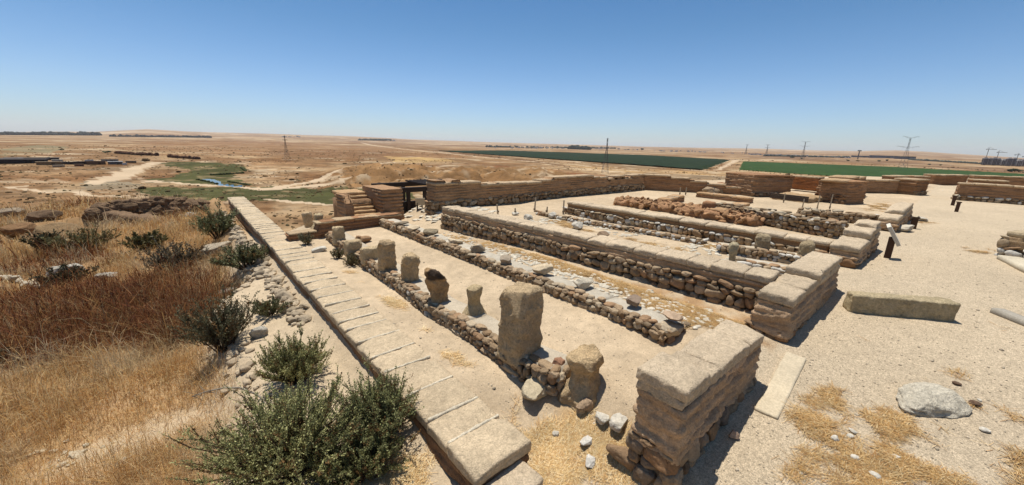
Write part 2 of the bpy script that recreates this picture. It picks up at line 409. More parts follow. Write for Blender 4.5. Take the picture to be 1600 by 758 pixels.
# ------------------------------------------------------------------ ground sheet
def build_ground():
    a0 = math.degrees(YAW)
    fine = np.arange(a0-68, a0+68.01, .17); co = np.arange(a0+72, a0+288.1, 6.); az = np.radians(np.concatenate([fine, co])); na = len(az)
    rr = [.35]
    while rr[-1] < 21000: rr.append(rr[-1]*(1.0125 if rr[-1] < 60 else 1.017))
    rr = np.array(rr); nr = len(rr)
    RR, AA = np.meshgrid(rr, az, indexing='ij'); X = RR*np.sin(AA); Y = RR*np.cos(AA)
    Z = gz(X, Y)
    e = np.interp(np.degrees((AA+np.pi) % (2*np.pi)-np.pi), _az, _er); k = (RR-e)
    C = ground_colour(X, Y)
    P = np.stack([X, Y], -1)
    # plain colours
    pc = np.zeros_like(C); pc[:] = TANP
    az_ = np.degrees((AA+np.pi) % (2*np.pi)-np.pi)
    # long field bands of ploughed and stubble land
    q = np.stack([az_*.16+.3*vn(P/400., 3), np.log(np.maximum(RR, 1))*7.0+az_*.02], -1)
    bnd = fbm(q, 3, 101); bc = sst(-.25, .3, bnd)[..., None]
    pc = A(160, 126, 90)*(1-bc)+A(190, 160, 122)*bc
    b2 = sst(.15, .45, fbm(q*1.3+7, 3, 103))[..., None]; pc = pc*(1-.7*b2)+A(144, 104, 68)*.7*b2
    fine_n = fbm(P/14., 4, 104)[..., None]; mid_n = fbm(P/np.array([70., 70.]), 4, 105)[..., None]; pc = pc*(1+.28*fine_n+.34*mid_n)
    hot = sst(.12, .4, fbm(P/4., 3, 106))[..., None]*sst(700, 350, RR)[..., None]; pc = pc*(1-.4*hot)
    kn = (sst(170, 210, RR)*sst(420, 330, RR)*sst(12, 18, az_)*sst(54, 46, az_))[..., None]; pc = pc*(1-.75*kn)+A(162, 124, 82)*(1+.8*fbm(P/7., 4, 107)[..., None])*.75*kn
    wob = np.stack([fbm(P/9., 2, 111), fbm(P/9., 2, 112)], -1)*np.minimum(RR*.02, 5)[..., None]
    Xw, Yw = X+wob[..., 0], Y+wob[..., 1]
    pc = pc*np.array([.86, .825, .775]); outer = k > 12
    wh = sst(.18, .42, fbm(q*np.array([2.2, 2.6])+3, 4, 119))[..., None]*sst(120, 200, RR)[..., None]; pc = pc*(1-.55*wh)+A(220, 196, 160)*.55*wh
    dk = sst(.12, .4, fbm(q*np.array([3., 4.2])+11, 4, 120))[..., None]*sst(120, 200, RR)[..., None]; pc = pc*(1-.45*dk)+A(122, 92, 62)*.45*dk
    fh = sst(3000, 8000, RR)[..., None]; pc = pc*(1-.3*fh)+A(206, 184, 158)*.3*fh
    for poly, cc in FLD:
        m = inpoly(Xw, Yw, poly) & outer; al = np.clip(.62+.9*fbm(P[m]/22., 3, 117)[:, None]+.4*mid_n[m], .1, 1); pc[m] = pc[m]*(1-al)+cc*(1+.22*fine_n[m])*al
    for poly in WADI:
        m = inpoly(Xw, Yw, poly) & outer; t = sst(-.75, -.15, fbm(P/7., 3, 113))[m][:, None]; pc[m] = GREENW*(.85+.3*fine_n[m])*t+A(160, 136, 98)*(1-t)
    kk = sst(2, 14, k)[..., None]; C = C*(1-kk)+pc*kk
    scr = sst(.1, .4, fbm(P*.9, 3, 115))[..., None]*sst(-2, 3, k)[..., None]*sst(90, 30, k)[..., None]; C = C*(1-.45*scr)+A(128, 104, 74)*.45*scr
    trk = np.full(X.shape, 9e9)
    for ln, wd in TRK: trk = np.minimum(trk, dpoly(Xw, Yw, ln, wd))
    wat = dpoly(X+wob[..., 0]*.6, Y+wob[..., 1]*.6, *STRM)
    C[(trk < 1) & outer] = (A(208, 182, 148)*(1+.1*fine_n))[(trk < 1) & outer]
    Z = np.where((wat < 1) & outer, -20.5, Z)
    V = np.stack([X, Y, Z], -1).reshape(-1, 3); Cf = C.reshape(-1, 3)
    i, j = np.meshgrid(np.arange(nr-1), np.arange(na), indexing='ij'); j2 = (j+1) % na
    Q = np.stack([i*na+j, i*na+j2, (i+1)*na+j2, (i+1)*na+j], -1).reshape(-1, 4)[:, ::-1]
    f = lambda a: a.reshape(-1)[Q].mean(1)
    reg = np.zeros(len(Q), int)
    fk, fx, fy, ft, fw = f(k), f(X), f(Y), f(trk), f(wat)
    reg[fk > 6] = 2; reg[(fk > 12) & (ft < 1.02)] = 3; reg[(fk > 12) & (fw < 1.0)] = 4
    reg[(fk <= 6) & (fy < 1.3+.06*np.sin(fx*9)) & (fx > 2.9)] = 1
    names = ['ground', 'gravel_path', 'plain', 'dirt_track', 'stream']; mats = [M_ground, M_gravel, M_plain, M_track, M_water]
    for n in range(5):
        q = Q[reg == n]
        if n == 0: # close the centre under the viewer
            c0 = len(V); V = np.vstack([V, [[0, 0, g1(0, 0)]]]); Cf = np.vstack([Cf, Cf[:1]]); tri = np.array([(c0, (a+1) % na, a) for a in range(na)])
        else: tri = np.zeros((0, 3), int)
        u, inv = np.unique(np.concatenate([q.ravel(), tri.ravel()]), return_inverse=True)
        m = MB(); m.add(V[u], tris=inv[q.size:].reshape(-1, 3), quads=inv[:q.size].reshape(-1, 4), col=Cf[u])
        tag(m.build(names[n], mats[n]), kind='structure')
build_ground()

# ------------------------------------------------------------------ walls
COB = [A(180, 154, 122), A(170, 144, 112), A(186, 162, 130), A(160, 132, 100), A(192, 172, 142), A(174, 148, 116), A(156, 134, 106), A(172, 138, 104)]
COBB = [A(172, 146, 114), A(160, 130, 98), A(150, 122, 92), A(182, 156, 124), A(166, 128, 92), A(146, 126, 104)]
MUDT = A(220, 197, 164); MUDS = A(198, 166, 128); REDM = A(172, 126, 90); CREAM = A(222, 204, 172)

class Frame:
    """local wall coordinates: s along, t away from the seen face, z up"""
    def __init__(f, p0, p1, side=1, dz=0.):
        p0 = np.array(p0[:2], float); p1 = np.array(p1[:2], float); f.p0 = p0; d = p1-p0; f.L = float(np.hypot(*d)); f.d = d/f.L
        f.n = np.array([f.d[1], -f.d[0]])*side; f.dz = dz
    def __call__(f, V):
        V = np.asarray(V, float); o = f.p0+V[:, :1]*f.d+V[:, 1:2]*f.n
        return np.column_stack([o, V[:, 2]+f.dz*V[:, 0]/f.L])
    def pt(f, s, t, z): return f(np.array([[s, t, z]]))[0]

def cobbles(mb, fr, face, a, b, z0, z1, w, size=.17, lvl=2, white=0., slabs=0., proud=.02, cols=COB, zslope=None):
    """courses of rounded field stones laid in one face of a wall"""
    z = z0; C = []; Rr = []; cc = []
    row = 0
    while z < z1-.03:
        s_end = b
        h = size*R_.uniform(.6, 1.2); h = min(h, max(z1-z, .06)); s = a-R_.uniform(0, size*.25)
        while s < b-size*.25:
            big = R_.random() < .14; l = size*R_.uniform(.72, 1.45)*(1.6 if big else 1)*(1.6 if R_.random() < slabs else 1)
            dep = size*R_.uniform(.35, .6); hh = h*R_.uniform(.9, 1.15)
            t = R_.uniform(-.015, .02)+dep*.72-proud*3
            sm, zm = s+l/2, z+h/2+R_.normal(0, h*.12)
            if face == 'front': C.append((sm, t, zm)); Rr.append((l*.53, dep, hh*.53))
            elif face == 'back': C.append((sm, w-t, zm)); Rr.append((l*.53, dep, hh*.53))
            elif face == 'start': C.append((t, sm, zm)); Rr.append((dep, l*.53, hh*.53))
            elif face == 'end': C.append((fr.L-t, sm, zm)); Rr.append((dep, l*.53, hh*.53))
            c = cols[R_.integers(len(cols))]*R_.uniform(.8, 1.12)
            if R_.random() < white: c = A(222, 214, 198)*R_.uniform(.9, 1.05)
            cc.append(c); s += l*.96
        z += h*.9; row += 1
    if C: rocks(mb, C, np.array(Rr), R_.normal(0, .12, len(C)), np.array(cc), lvl, .2, 3, .16, .42, tf=fr, freq=2.2)

def brick_run(mb, fr, w, z0, z1, bl=.45, bh=.12, cell=.06, rnd=.025, amp=.012, col=MUDS, top=None, s0=0., s1=None, jit=.012, gap=.012, lean=0., cv=.12):
    n = max(1, round((z1-z0)/bh)); h = (z1-z0)/n; s1 = fr.L if s1 is None else s1
    for k in range(n):
        s = s0-(bl*.5 if k % 2 else 0)*R_.uniform(.6, 1); zc = z0+h*(k+.5)
        while s < s1-.02:
            l = bl*R_.uniform(.8, 1.2); a, b = max(s, s0), min(s+l, s1)
            if s1-b < bl*.25: b = s1; l = b-s
            if b-a > .04 and (top is None or zc < top((a+b)/2)):
                o = R_.normal(0, jit); e0 = R_.normal(0, jit) if a == s0 else 0; ww = w+R_.normal(0, jit)
                rblock(mb, ((a+b)/2+e0*.5, w/2+o*.5, zc), (b-a-gap, ww, h-gap*.35), cell, rnd, amp, 9, col*R_.uniform(.84, 1.12), tf=fr, aniso=(.6, .6, 1.6), cv=cv)
            s += l

def masonry(mb, fr, w, z0, z1, bl=.45, bh=.12, cell=.04, amp=.02, col=MUDS, top=None, s0=0., s1=None, groove=.014, relief=.014, rnd=.02, cv=.12, freq=6., flare=0.):
    """one weathered mass of mudbrick: courses, joints and eroded faces in real relief"""
    s1 = fr.L if s1 is None else s1; L = s1-s0; Hh = z1-z0; n = [int(np.clip(round(v/c_), 2, 420)) for v, c_ in ((L, cell), (w, cell), (Hh, min(cell, bh/5)))]
    U, Q = box_topo(*n); size = np.array([L, w, Hh]); P = U*size/2; r = min(rnd, size.min()*.45); inner = np.clip(P, -(size/2-r), size/2-r); q = P-inner
    q = q/np.maximum(np.linalg.norm(q, axis=1, keepdims=True), 1e-9); P = inner+q*r+np.array([(s0+s1)/2, w/2, (z0+z1)/2])
    off = R_.uniform(-300, 300, 3); side = 1-np.abs(q[:, 2]); zz = P[:, 2]+.012*fbm(P*np.array([3, 3, 3.])+off, 2); k = np.floor((zz-z0)/bh+1e-4); fz = (zz-z0)/bh-k
    al = np.where(np.abs(q[:, 0]) > np.abs(q[:, 1]), P[:, 1]+77.3, P[:, 0]); sh = .5*(k % 2)+.25*_hash(k.astype(np.int64), 0*k.astype(np.int64), 0*k.astype(np.int64), 3); u = al/bl+sh; i = np.floor(u); fu = u-i
    ii, kk = i.astype(np.int64), k.astype(np.int64); hb = _hash(ii, kk, 0*ii, int(abs(off[0]))); hc = _hash(ii, kk, 0*ii+1, int(abs(off[1]))); hk = _hash(kk, 0*kk, 0*kk, int(abs(off[2])))
    g = .02; gz_ = np.exp(-(np.minimum(fz, 1-fz)*bh/g)**2); gu = np.exp(-(np.minimum(fu, 1-fu)*bl/g)**2)
    er = fbm(P*freq*np.array([.55, .55, 2.2])+off, 4); e2 = fbm(P*freq*3.3+off, 3); d = side*(relief*(.6*hb+.6*hk)-groove*np.maximum(gz_, .95*gu)*np.clip(.55+2.2*fbm(P*2.6+off+31, 3), 0, 1.3))+amp*(er+.45*e2)
    if flare: d = d+side*flare*np.clip(1-(P[:, 2]-z0)/Hh, 0, 1)
    P = P+q*d[:, None]
    if top is not None: zt = top(P[:, 0]); kk_ = np.clip((P[:, 2]-z0)/Hh, 0, 1.1); P[:, 2] = z0+np.minimum(P[:, 2]-z0, np.maximum(np.floor((zt-z0)/bh+.2)*bh, .05)+.02*er)
    cc = np.asarray(col)*(1+cv*hc*side+.13*fbm(P*2.2+off, 3)-.10*gz_*side)[:, None]
    mb.add(fr(P), quads=Q, col=cc)

def core(mb, fr, w, z0, z1, col, ins=.03, s0=0., s1=None, zi=None):
    s1 = fr.L if s1 is None else s1; L = s1-s0
    rblock(mb, ((s0+s1)/2, w/2, (z0+z1)/2), (L-2*ins, w-2*ins, z1-z0), .25, .02, .01, 4, col, tf=fr, maxn=60)

def wall(name, label, p0, p1, w, zb, zs, zt, side=1, dz=0., cat='wall', group=None, faces=('front',), size=.17, lvl=2, cell=.06, bl=.45, bh=.12, cap=.12, capl=.45, capcol=MUDT, col=MUDS, top=None, capover=.015, joint=CREAM, white=0., amp=.012, rnd=.025, capjit=.008, capcell=None, slabs=0., jit=.012, corecol=None, mcell=None, cols=COB):
    fr = Frame(p0, p1, side, dz); base = fr.pt(fr.L/2, w/2, zb)
    root = thing(name, label, cat, base, group)
    if zs > zb+.03:
        m = MB(); core(m, fr, w, zb-.25, zs, A(160, 128, 94) if corecol is None else corecol, .035)
        for f in faces: cobbles(m, fr, f, 0, fr.L if f in ('front', 'back') else w, zb-.06, zs+.02, w, size, lvl, white, slabs, cols=cols)
        m.build('cobble_footing', M_stone, root)
    ztb = zt-cap
    if ztb > zs+.02:
        m = MB()
        masonry(m, fr, w, zs-.02, ztb, bl, bh, mcell or cell*.8, amp, col, top, groove=.026 if amp < .02 else .036, relief=jit*1.4)
        m.build('mudbrick_courses', M_mud, root)
    if cap > 0:
        m = MB(); s = 0.
        core(m, fr, w, ztb-.03, zt-.03, joint*.8, .02)
        while s < fr.L-.01:
            l = min(capl*R_.uniform(.7, 1.35), fr.L-s)
            if fr.L-s-l < capl*.3: l = fr.L-s
            rblock(m, (s+l/2, w/2, ztb+cap/2+R_.normal(0, capjit)), (l-.004, w+2*capover+R_.normal(0, .015), cap), capcell or cell*.6, min(.035, rnd*.55), amp*.9, 11, capcol*R_.uniform(.9, 1.06), tf=fr, aniso=(1, 1, 1.4), chips=3)
            s += l
            if joint is CREAM and s < fr.L-.05: rblock(m, (s+R_.normal(0, .008), w/2, zt-.022), (.034, w*.97, .068), .02, .01, .01, 14, A(236, 220, 190), M=rotm(R_.normal(0, .03)), tf=fr)
        m.build('coping', M_mud, root)
    return root, fr

# west wall: long, low, capped with broad mudbrick blocks
r_, f_ = wall('low_wall', 'long low mudbrick wall topped with broad cross-laid blocks beside the weedy slope', (1.53, 2.17), (1.37, 22.9), .64, -.12, -.08, .25, side=1, bl=.5, bh=.1, cap=.13, capl=.43, cell=.045, amp=.016, rnd=.03, capcol=A(220, 196, 160), col=A(168, 130, 96), faces=(), capjit=.004)
m = MB(); rblock(m, (1.83, 2.04, .02), (.5, .34, .17), .03, .035, .014, 7, MUDT, M=rotm(.1))
tag(m.build('mudbrick_block', M_mud, org=(1.83, 2.04, -.07)), 'rough mudbrick lying below the near end of the long low wall', 'mudbrick')

# near gate pier wall
def pier(name, label, x0, x1, y0, y1, zb, zs, zt, size=.2, steps=None, bl=.55, lvl=3, cell=.035, faces=('front', 'start', 'end'), bh=.095):
    fr = Frame((x0, y0), (x1, y0), side=-1); w = y1-y0; root = thing(name, label, 'wall', ((x0+x1)/2, (y0+y1)/2, zb), 'front walls along the gravel path')
    m = MB(); core(m, fr, w, zb-.3, zs, A(164, 134, 100), .035)
    for f in faces: cobbles(m, fr, f, 0, (fr.L if f in ('front', 'back') else w), zb-.1, zs+.03, w, size, lvl, proud=.008, cols=COBB)
    m.build('cobble_footing', M_stone, root)
    m = MB(); cap = .13; masonry(m, fr, w, zs-.04, zt-cap+.01, bl, bh, cell*.7, .034, A(212, 177, 139), groove=.034, relief=.024, flare=.03, freq=8.)
    m.build('mudbrick_courses', M_mud, root)
    m = MB(); core(m, fr, w, zt-cap-.03, zt-.02, MUDT*.9, .03)
    s = 0
    while s < fr.L-.01:
        l = min(bl*1.25*R_.uniform(.9, 1.15), fr.L-s); l = fr.L-s if fr.L-s-l < .25 else l
        rblock(m, (s+l/2, w/2+R_.normal(0, .006), zt-cap/2+R_.normal(0, .006)), (l-.004, w+.015, cap), cell*.7, .016, .02, 9, MUDT*R_.uniform(.88, 1.05), tf=fr, chips=4)
        s += l
    if x0 < 3: rblock(m, (.23, w/2+.01, zt+.02), (.46, w+.06, .12), cell*.7, .02, .02, 9, MUDT, tf=fr)
    for a, b, ta, tb, h in (steps or []):
        rblock(m, ((a+b)/2-x0, (ta+tb)/2, zt+h/2-.01), (b-a, tb-ta, h), cell*.7, .028, .02, 7, MUDT*R_.uniform(.96, 1.04), tf=fr, chips=4)
    m.build('coping', M_mud, root)
pier('front_wall', 'nearest mudbrick wall with rounded cobble base and broad flat top at the path edge', 2.88, 4.84, 1.12, 1.54, -.35, .36, 1.0, .165, bl=.62, cell=.028)
pier('front_wall', 'mudbrick wall with one raised block on its far half, above the pale timber plank', 5.98, 8.9, 1.14, 1.56, .2, .55, 1.1, .2, [(7.25, 8.85, -.02, .44, .13)])
pier('front_wall', 'squat mudbrick wall with two stepped capping blocks behind the slanted sign', 10.7, 13.6, 1.12, 1.62, .45, .72, 1.1, .2, [(11.9, 13.55, .0, .5, .17), (12.7, 13.5, .02, .45, .1+.17)], lvl=2, cell=.05)
pier('front_wall', 'farthest stepped mudbrick wall along the path behind the small leaning post', 17.3, 22., 1.08, 1.56, .4, .7, 1.05, .22, [(18.4, 21.9, 0, .48, .16)], lvl=2, cell=.08)

# long wall between the second and third rooms
wall('dividing_wall', 'long high mudbrick wall on a dark cobble base running away behind the rubble-strewn bench', (6.5, 1.56), (6.03, 10.5), .52, .36, .92, 1.17, side=1, dz=-.08, faces=('front', 'end'), size=.165, lvl=2, bl=.42, bh=.075, cap=.11, capl=.5, cell=.05, amp=.02, capover=.0, col=A(206, 170, 132), joint=MUDT*.85, capjit=.004)
# second dividing wall
wall('dividing_wall', 'lower dividing wall with pale cobble courses between the straw-floored room and the rubble wall', (10.95, 1.66), (10.78, 9.45), .5, .48, .80, 1.05, side=1, dz=-.02, faces=('front', 'end'), size=.15, white=.25, bl=.5, bh=.1, cap=.1, capl=.6, cell=.07, col=A(176, 138, 100), joint=MUDT*.85)
# stone wall behind it
def rubble_wall(name, label, p0, p1, w, zb, zt, side=1, size=.2, white=.2, lvl=2, faces=('front', 'start', 'end'), cols=COB, cap=True, core_c=A(150, 116, 84), group=None, dz=0., capsize=1.35):
    fr = Frame(p0, p1, side, dz); root = thing(name, label, 'wall', fr.pt(fr.L/2, w/2, zb), group)
    m = MB(); core(m, fr, w, zb-.2, zt-.06, core_c, .06); m.build('earth_core', M_mud, root)
    m = MB()
    for f in faces: cobbles(m, fr, f, 0, fr.L if f in ('front', 'back') else w, zb-.05, zt, w, size, lvl, white, cols=cols)
    m.build('stone_courses', M_stone, root)
    if cap:
        m = MB(); C = []; R = []; s = 0
        while s < fr.L:
            l = size*capsize*R_.uniform(.7, 1.9)
            for t in np.arange(.08, w, size*1.4):
                C.append((s+l/2+R_.normal(0, .03), t+R_.normal(0, .03), zt+R_.normal(0, .025))); R.append((l*.5, size*.62, size*.34))
            s += l
        n = len(C); cc = np.array([A(206, 188, 158)*R_.uniform(.8, 1.05) if R_.random() < .5 else cols[R_.integers(len(cols))] for _ in range(n)])
        rocks(m, C, np.array(R), R_.normal(0, .2, n), cc, lvl, .15, 3, .12, .3, tf=fr); m.build('top_stones', M_stone, root)
    return root, fr
rubble_wall('rubble_wall', 'knee-high field stone wall with pale flat stones on top behind the lower dividing wall', xy(1300, 373, .6), xy(1118, 338, .6), .5, .5, 1.08, 1, .15, .06)
rubble_wall('rubble_wall', 'thin dark stone kerb just behind the knee-high field stone wall', xy(1372, 349, .66), xy(1250, 338, .66), .4, .6, .93, 1, .15, .05)

bench_row = None
# ------------------------------------------------------------------ benches that carry the pillars
def bench(name, label, pts, wd, zt, zb, size=.15, lvl=3, white=.02, endw=True, top_c=FLOOR, edge=.13):
    """earth-filled bench edged with field stones; pts along its seen edge from near to far"""
    root = thing(name, label, 'stone bench', (pts[0][0], pts[0][1], zb))
    me, mf = MB(), MB(); U = []
    for i in range(len(pts)-1):
        fr = Frame(pts[i], pts[i+1], 1); L = fr.L
        cobbles(me, fr, 'front', 0, L, zb-.05, zt, wd, size, lvl, white, proud=.02)
        s = 0; C = []; R = []
        while s < L:
            l = size*R_.uniform(.9, 2.0); C.append((s+l/2, R_.uniform(.05, .1), zt-.01+R_.normal(0, .012))); R.append((l*.54, size*R_.uniform(.5, .75), size*.34)); s += l*.98
        rocks(me, C, np.array(R), R_.normal(0, .15, len(C)), np.array([COB[R_.integers(len(COB))]*R_.uniform(.95, 1.2) for _ in C]), lvl, .13, 2, .1, .35, tf=fr)
        if i == 0 and endw: cobbles(me, fr, 'start', 0, wd, zb-.05, zt, wd, size*1.1, lvl, white)
        n = max(2, int(L/.12)); k = max(2, int(wd/.1)); ss, tt = np.meshgrid(np.linspace(0, L, n), np.linspace(edge*.35, wd, k), indexing='ij')
        W = fr(np.stack([ss.ravel(), tt.ravel(), np.zeros(ss.size)], -1)); h = zt-.015+.02*fbm(W*3.1, 3, 5)-.10*(np.clip((tt.ravel()-wd*.82)/(wd*.18), 0, 1))**2
        W[:, 2] = h; bot = W.copy(); bot[:, 2] = zb-.1
        ii, jj = np.meshgrid(np.arange(n-1), np.arange(k-1), indexing='ij'); q = np.stack([ii*k+jj, ii*k+jj+1, (ii+1)*k+jj+1, (ii+1)*k+jj], -1).reshape(-1, 4)
        N = n*k; bd = list(range(0, k))+[a*k+k-1 for a in range(1, n)]+[(n-1)*k+b for b in range(k-2, -1, -1)]+[a*k for a in range(n-2, 0, -1)]
        sk = [(bd[a], bd[(a+1) % len(bd)], bd[(a+1) % len(bd)]+N, bd[a]+N) for a in range(len(bd))]
        mf.add(np.vstack([W, bot]), quads=np.vstack([q[:, ::-1], np.array(sk)]), col=np.vstack([top_c*(1+.08*fbm(W*2.3, 3, 8))[:, None]]*2))
    me.build('stone_edging', M_stone, root); mf.build('earth_fill', M_ground, root)
    return root
bench('stone_bench', 'stone-edged bench carrying the upright pillars beside the long low wall', [(3.0, 2.62), (2.84, 3.3), (2.86, 4.4), (2.78, 5.4), (2.86, 6.6), (2.84, 8.8), (2.9, 11.6)], .58, .43, .16, .112, 3, top_c=A(206, 190, 164))
bench('stone_bench', 'stone-edged bench strewn with loose broken stones along the middle of the ruin', [(4.72, 2.2), (4.78, 3.4), (4.72, 5.2), (4.68, 8.4), (4.58, 11.9)], .58, .6, .37, .122, 3, white=.0, top_c=A(206, 194, 172))
bench('stone_bench', 'short flagged bench with the hourglass-shaped stub near the long high wall', [xy(1240, 428, .78), xy(1150, 413, .78)], .5, .86, .62, .13, 2, white=.5, top_c=A(214, 200, 176))
bench('stone_bench', 'low stone kerb bench with two rounded stumps in the straw-floored room', [xy(1262, 406, .75), xy(1200, 396, .75), xy(1122, 386, .75)], .5, .80, .6, .13, 2, white=.3, top_c=A(214, 198, 170))
bench('stone_bench', 'broken line of flat stones crossing the straw-floored room below the pale cobble wall', [xy(1095, 376, .7), xy(1000, 360, .68), xy(900, 346, .66), xy(838, 334, .64)], .35, .72, .58, .12, 2, white=.35, top_c=A(212, 190, 156))

# ------------------------------------------------------------------ upright pillars
PILC = A(237, 209, 164)
def pillar(label, px, py, w, d, h, z=.42, yaw=0., col=PILC, shape=None, amp=.02, rnd=.05, cell=.015, lean=(0, 0), name='stone_pillar', freq=7., zoff=-.12, cat='stone pillar', hollow_shade=None):
    p = at(px, py, z); m = MB(); M = rotm(yaw, *lean)
    hh = h-zoff
    def sh(P):
        u = P[:, 2]/hh+.5
        if shape: P = shape(P.copy(), u)
        return P
    rblock(m, (p[0], p[1], z+zoff+hh/2), (w, d, hh), cell, rnd, amp, freq, col, M=M, shape=sh, cv=.2, maxn=70, chips=6)
    if hollow_shade is not None:
        for k_, v_ in enumerate(m.V): u_ = (v_[:, 2]-z)/h; g_ = sst(.62, .72, u_+.08*fbm(v_*9, 2, 4))*sst(.35, .0, fbm(v_*5, 2, 9)); m.C[k_] = m.C[k_]*(1-g_[:, None])+hollow_shade*g_[:, None]  # shade of the broken hollow top, painted as darker colour on the upper part
    return tag(m.build(name, M_rough, org=(p[0], p[1], z+zoff)), label, cat, 'upright stones on the pillar bench')
def taper(a, b, e=1.):
    def f(P, u): k = (a+(b-a)*u**e)[:, None]; P[:, :2] *= k; return P
    return f
def hourglass(waist, top, base=1., at_=.62):
    def f(P, u):
        k = np.interp(u, [0, .2, at_-.12, at_, at_+.16, .92, 1], [base*1.12, base, waist*1.05, waist, top*.9, top, top*.8]); P[:, :2] *= k[:, None]; P[:, 2] += .03*fbm(P*6, 2, 3)*(u > .8); return P
    return f
def bitten(P, u):
    k = np.interp(u, [0, .25, .7, .85, 1], [1., .92, 1., 1.05, .8]); P[:, :2] *= k[:, None]
    P[:, 2] -= .10*np.clip(P[:, 0]*4+.4, 0, 1)*(u > .72); P[:, 0] += .05*np.sin(u*4); return P
# centre foot pixels lie on the bench top
pillar('tallest squared pillar with rounded head, in the middle of the pillar bench', 812, 545, .46, .38, .86, .42, .12, A(228, 198, 154), taper(1.03, .93), .04, .055, lean=(0, .01))
pillar('eroded mushroom-headed stub with a flared foot at the near end of the pillar bench', 912, 612, .46, .36, .56, .16, .25, A(235, 202, 154), hourglass(.66, .98, 1.2), .045, .09)
pillar('short waisted stub between the tallest pillar and the dark-hollowed pillar', 741, 487, .30, .24, .46, .42, .3, A(222, 196, 151), hourglass(.62, .86, 1.2, .55), .03, .08)
pillar('leaning pillar with a dark hollow broken top', 682, 470, 0.286, 0.252, 0.622, .42, .1, A(222, 183, 134), bitten, .06, .06, lean=(0, -.06), hollow_shade=A(96, 80, 66))
pillar('plain pillar with crumbled top left of the dark-hollowed pillar', 642, 437, 0.295, 0.246, 0.508, .42, .1, A(231, 200, 154), taper(.92, 1.04), .05, .06)
pillar('tall pitted pillar with flat top beside two squat blocks', 606, 420, 0.319, 0.258, 0.608, .42, .1, A(222, 191, 147), taper(.98, 1.), .045, .05)
pillar('squat square block beside the tall pitted pillar', 579, 404, 0.385, 0.266, 0.266, .42, .05, A(231, 204, 160), taper(.98, 1.02), .028, .03)
pillar('squat square block second from the tall pitted pillar', 552, 393, 0.370, 0.252, 0.281, .42, .05, A(228, 200, 156), taper(1., 1.), .028, .03)
pillar('upright slab with rounded corner standing alone by scattered brown stones', 530, 376, 0.304, 0.198, 0.383, .42, .05, A(228, 200, 156), taper(1.05, .95), .035, .06)
pillar('pierced stone with a flared base near the far end of the pillar bench', 499, 356, 0.330, 0.238, 0.449, .42, .05, A(233, 207, 161), hourglass(.7, .85, 1.25, .6), .03, .07)
pillar('farthest leaning slab on the pillar bench beside the pierced stone', 482, 350, 0.260, 0.156, 0.374, .42, .05, A(231, 200, 156), taper(.95, 1.1), .02, .04, lean=(0, -.08))
pillar('hourglass-shaped stone stub standing on the short flagged bench', 1142, 414, 0.198, 0.162, 0.468, .86, .2, A(228, 209, 168), hourglass(.62, 1.0, 1.0, .5), .025, .06)
pillar('rounded stump on the low kerb bench nearer the long high wall', 1190, 389, .34, .3, .36, .78, .2, A(200, 178, 141), taper(1., .95), .03, .09)
pillar('rounded stump with a white chip on the low kerb bench beside the raised block', 1258, 400, .32, .3, .34, .78, .4, A(207, 183, 143), taper(1., .9), .03, .11)

# ------------------------------------------------------------------ loose stones
def boulder(label, px, py, r, z=None, col=A(196, 182, 160), yaw=0., lvl=4, facets=7, rough=.14, name='loose_stone', cat='stone', group=None, sink=.25, boxy=.25, mat_=None):
    p = on(px, py) if z is None else at(px, py, z); m = MB()
    rocks(m, [(p[0], p[1], p[2]+r[2]*(1-sink))], [r], yaw, np.asarray(col), lvl, rough, facets, .08, boxy, freq=2.)
    return tag(m.build(name, mat_ or M_stone, org=tuple(p)), label, cat, group)
GRY = A(208, 190, 162); WHT = A(216, 206, 186)
B2 = [('grey stone with a flat top on the middle bench nearest its cobbled end', 990, 478, (.16, .12, .085), .6, A(150, 132, 116)),
      ('white faceted stone on the middle bench opposite the tallest pillar', 910, 450, (.26, .16, .11), .6, WHT), ('long pale stone on the middle bench just behind the tallest pillar', 846, 428, (.24, .15, .11), .6, GRY),
      ('small dark chip on the middle bench left of the long pale stone', 790, 412, (.2, .15, .10), .6, A(166, 152, 134)), ('tilted grey stone in the middle of the middle bench', 747, 394, (0.195, 0.117, 0.101), .6, A(156, 142, 122)),
      ('flat pale slab on the middle bench beyond the tilted grey stone', 711, 380, (0.218, 0.133, 0.070), .6, GRY), ('squared grey stone on the far part of the middle bench', 674, 368, (0.234, 0.140, 0.101), .6, A(160, 146, 122)),
      ('low rounded stone on the far part of the middle bench', 645, 360, (0.234, 0.156, 0.078), .6, GRY), ('thin dark slab at the far end of the middle bench', 628, 352, (0.218, 0.156, 0.062), .6, A(150, 136, 116))]
for l, x, y, r, z, c in B2: boulder(l, x, y, r, z, c*np.array([1.12, 1.08, 1.]), R_.uniform(-.5, .3), group='loose stones on the middle bench', sink=.12, facets=11, boxy=.5)
boulder('flat reddish slab resting on the cobbled near end of the middle bench', 1050, 500, (.22, .14, .065), .66, A(196, 168, 138), .2, sink=.1, facets=10, boxy=.5)
boulder('large rounded boulder at the cobbled near end of the middle bench', 1047, 520, (.2, .15, .10), .5, A(196, 176, 146), .1, facets=3)
boulder('dirty white squared stone lying in straw beside the tallest pillar', 836, 618, (.21, .16, .11), None, A(208, 190, 156), .5)
boulder('reddish angular stone set in the pillar bench edge near the mushroom-headed stub', 872, 575, (.09, .08, .08), .34, A(176, 132, 102), .3, facets=8)
boulder('brown jagged stone at the foot of the mushroom-headed stub', 913, 640, (.11, .09, .09), None, A(180, 152, 122), .2, facets=8)
boulder('pale stone between the jagged brown stone and the nearest wall', 940, 658, (.10, .08, .06), None, WHT, .9)
boulder('rounded white stone touching the nearest mudbrick wall', 966, 668, (.11, .09, .08), None, WHT, .1, facets=3)
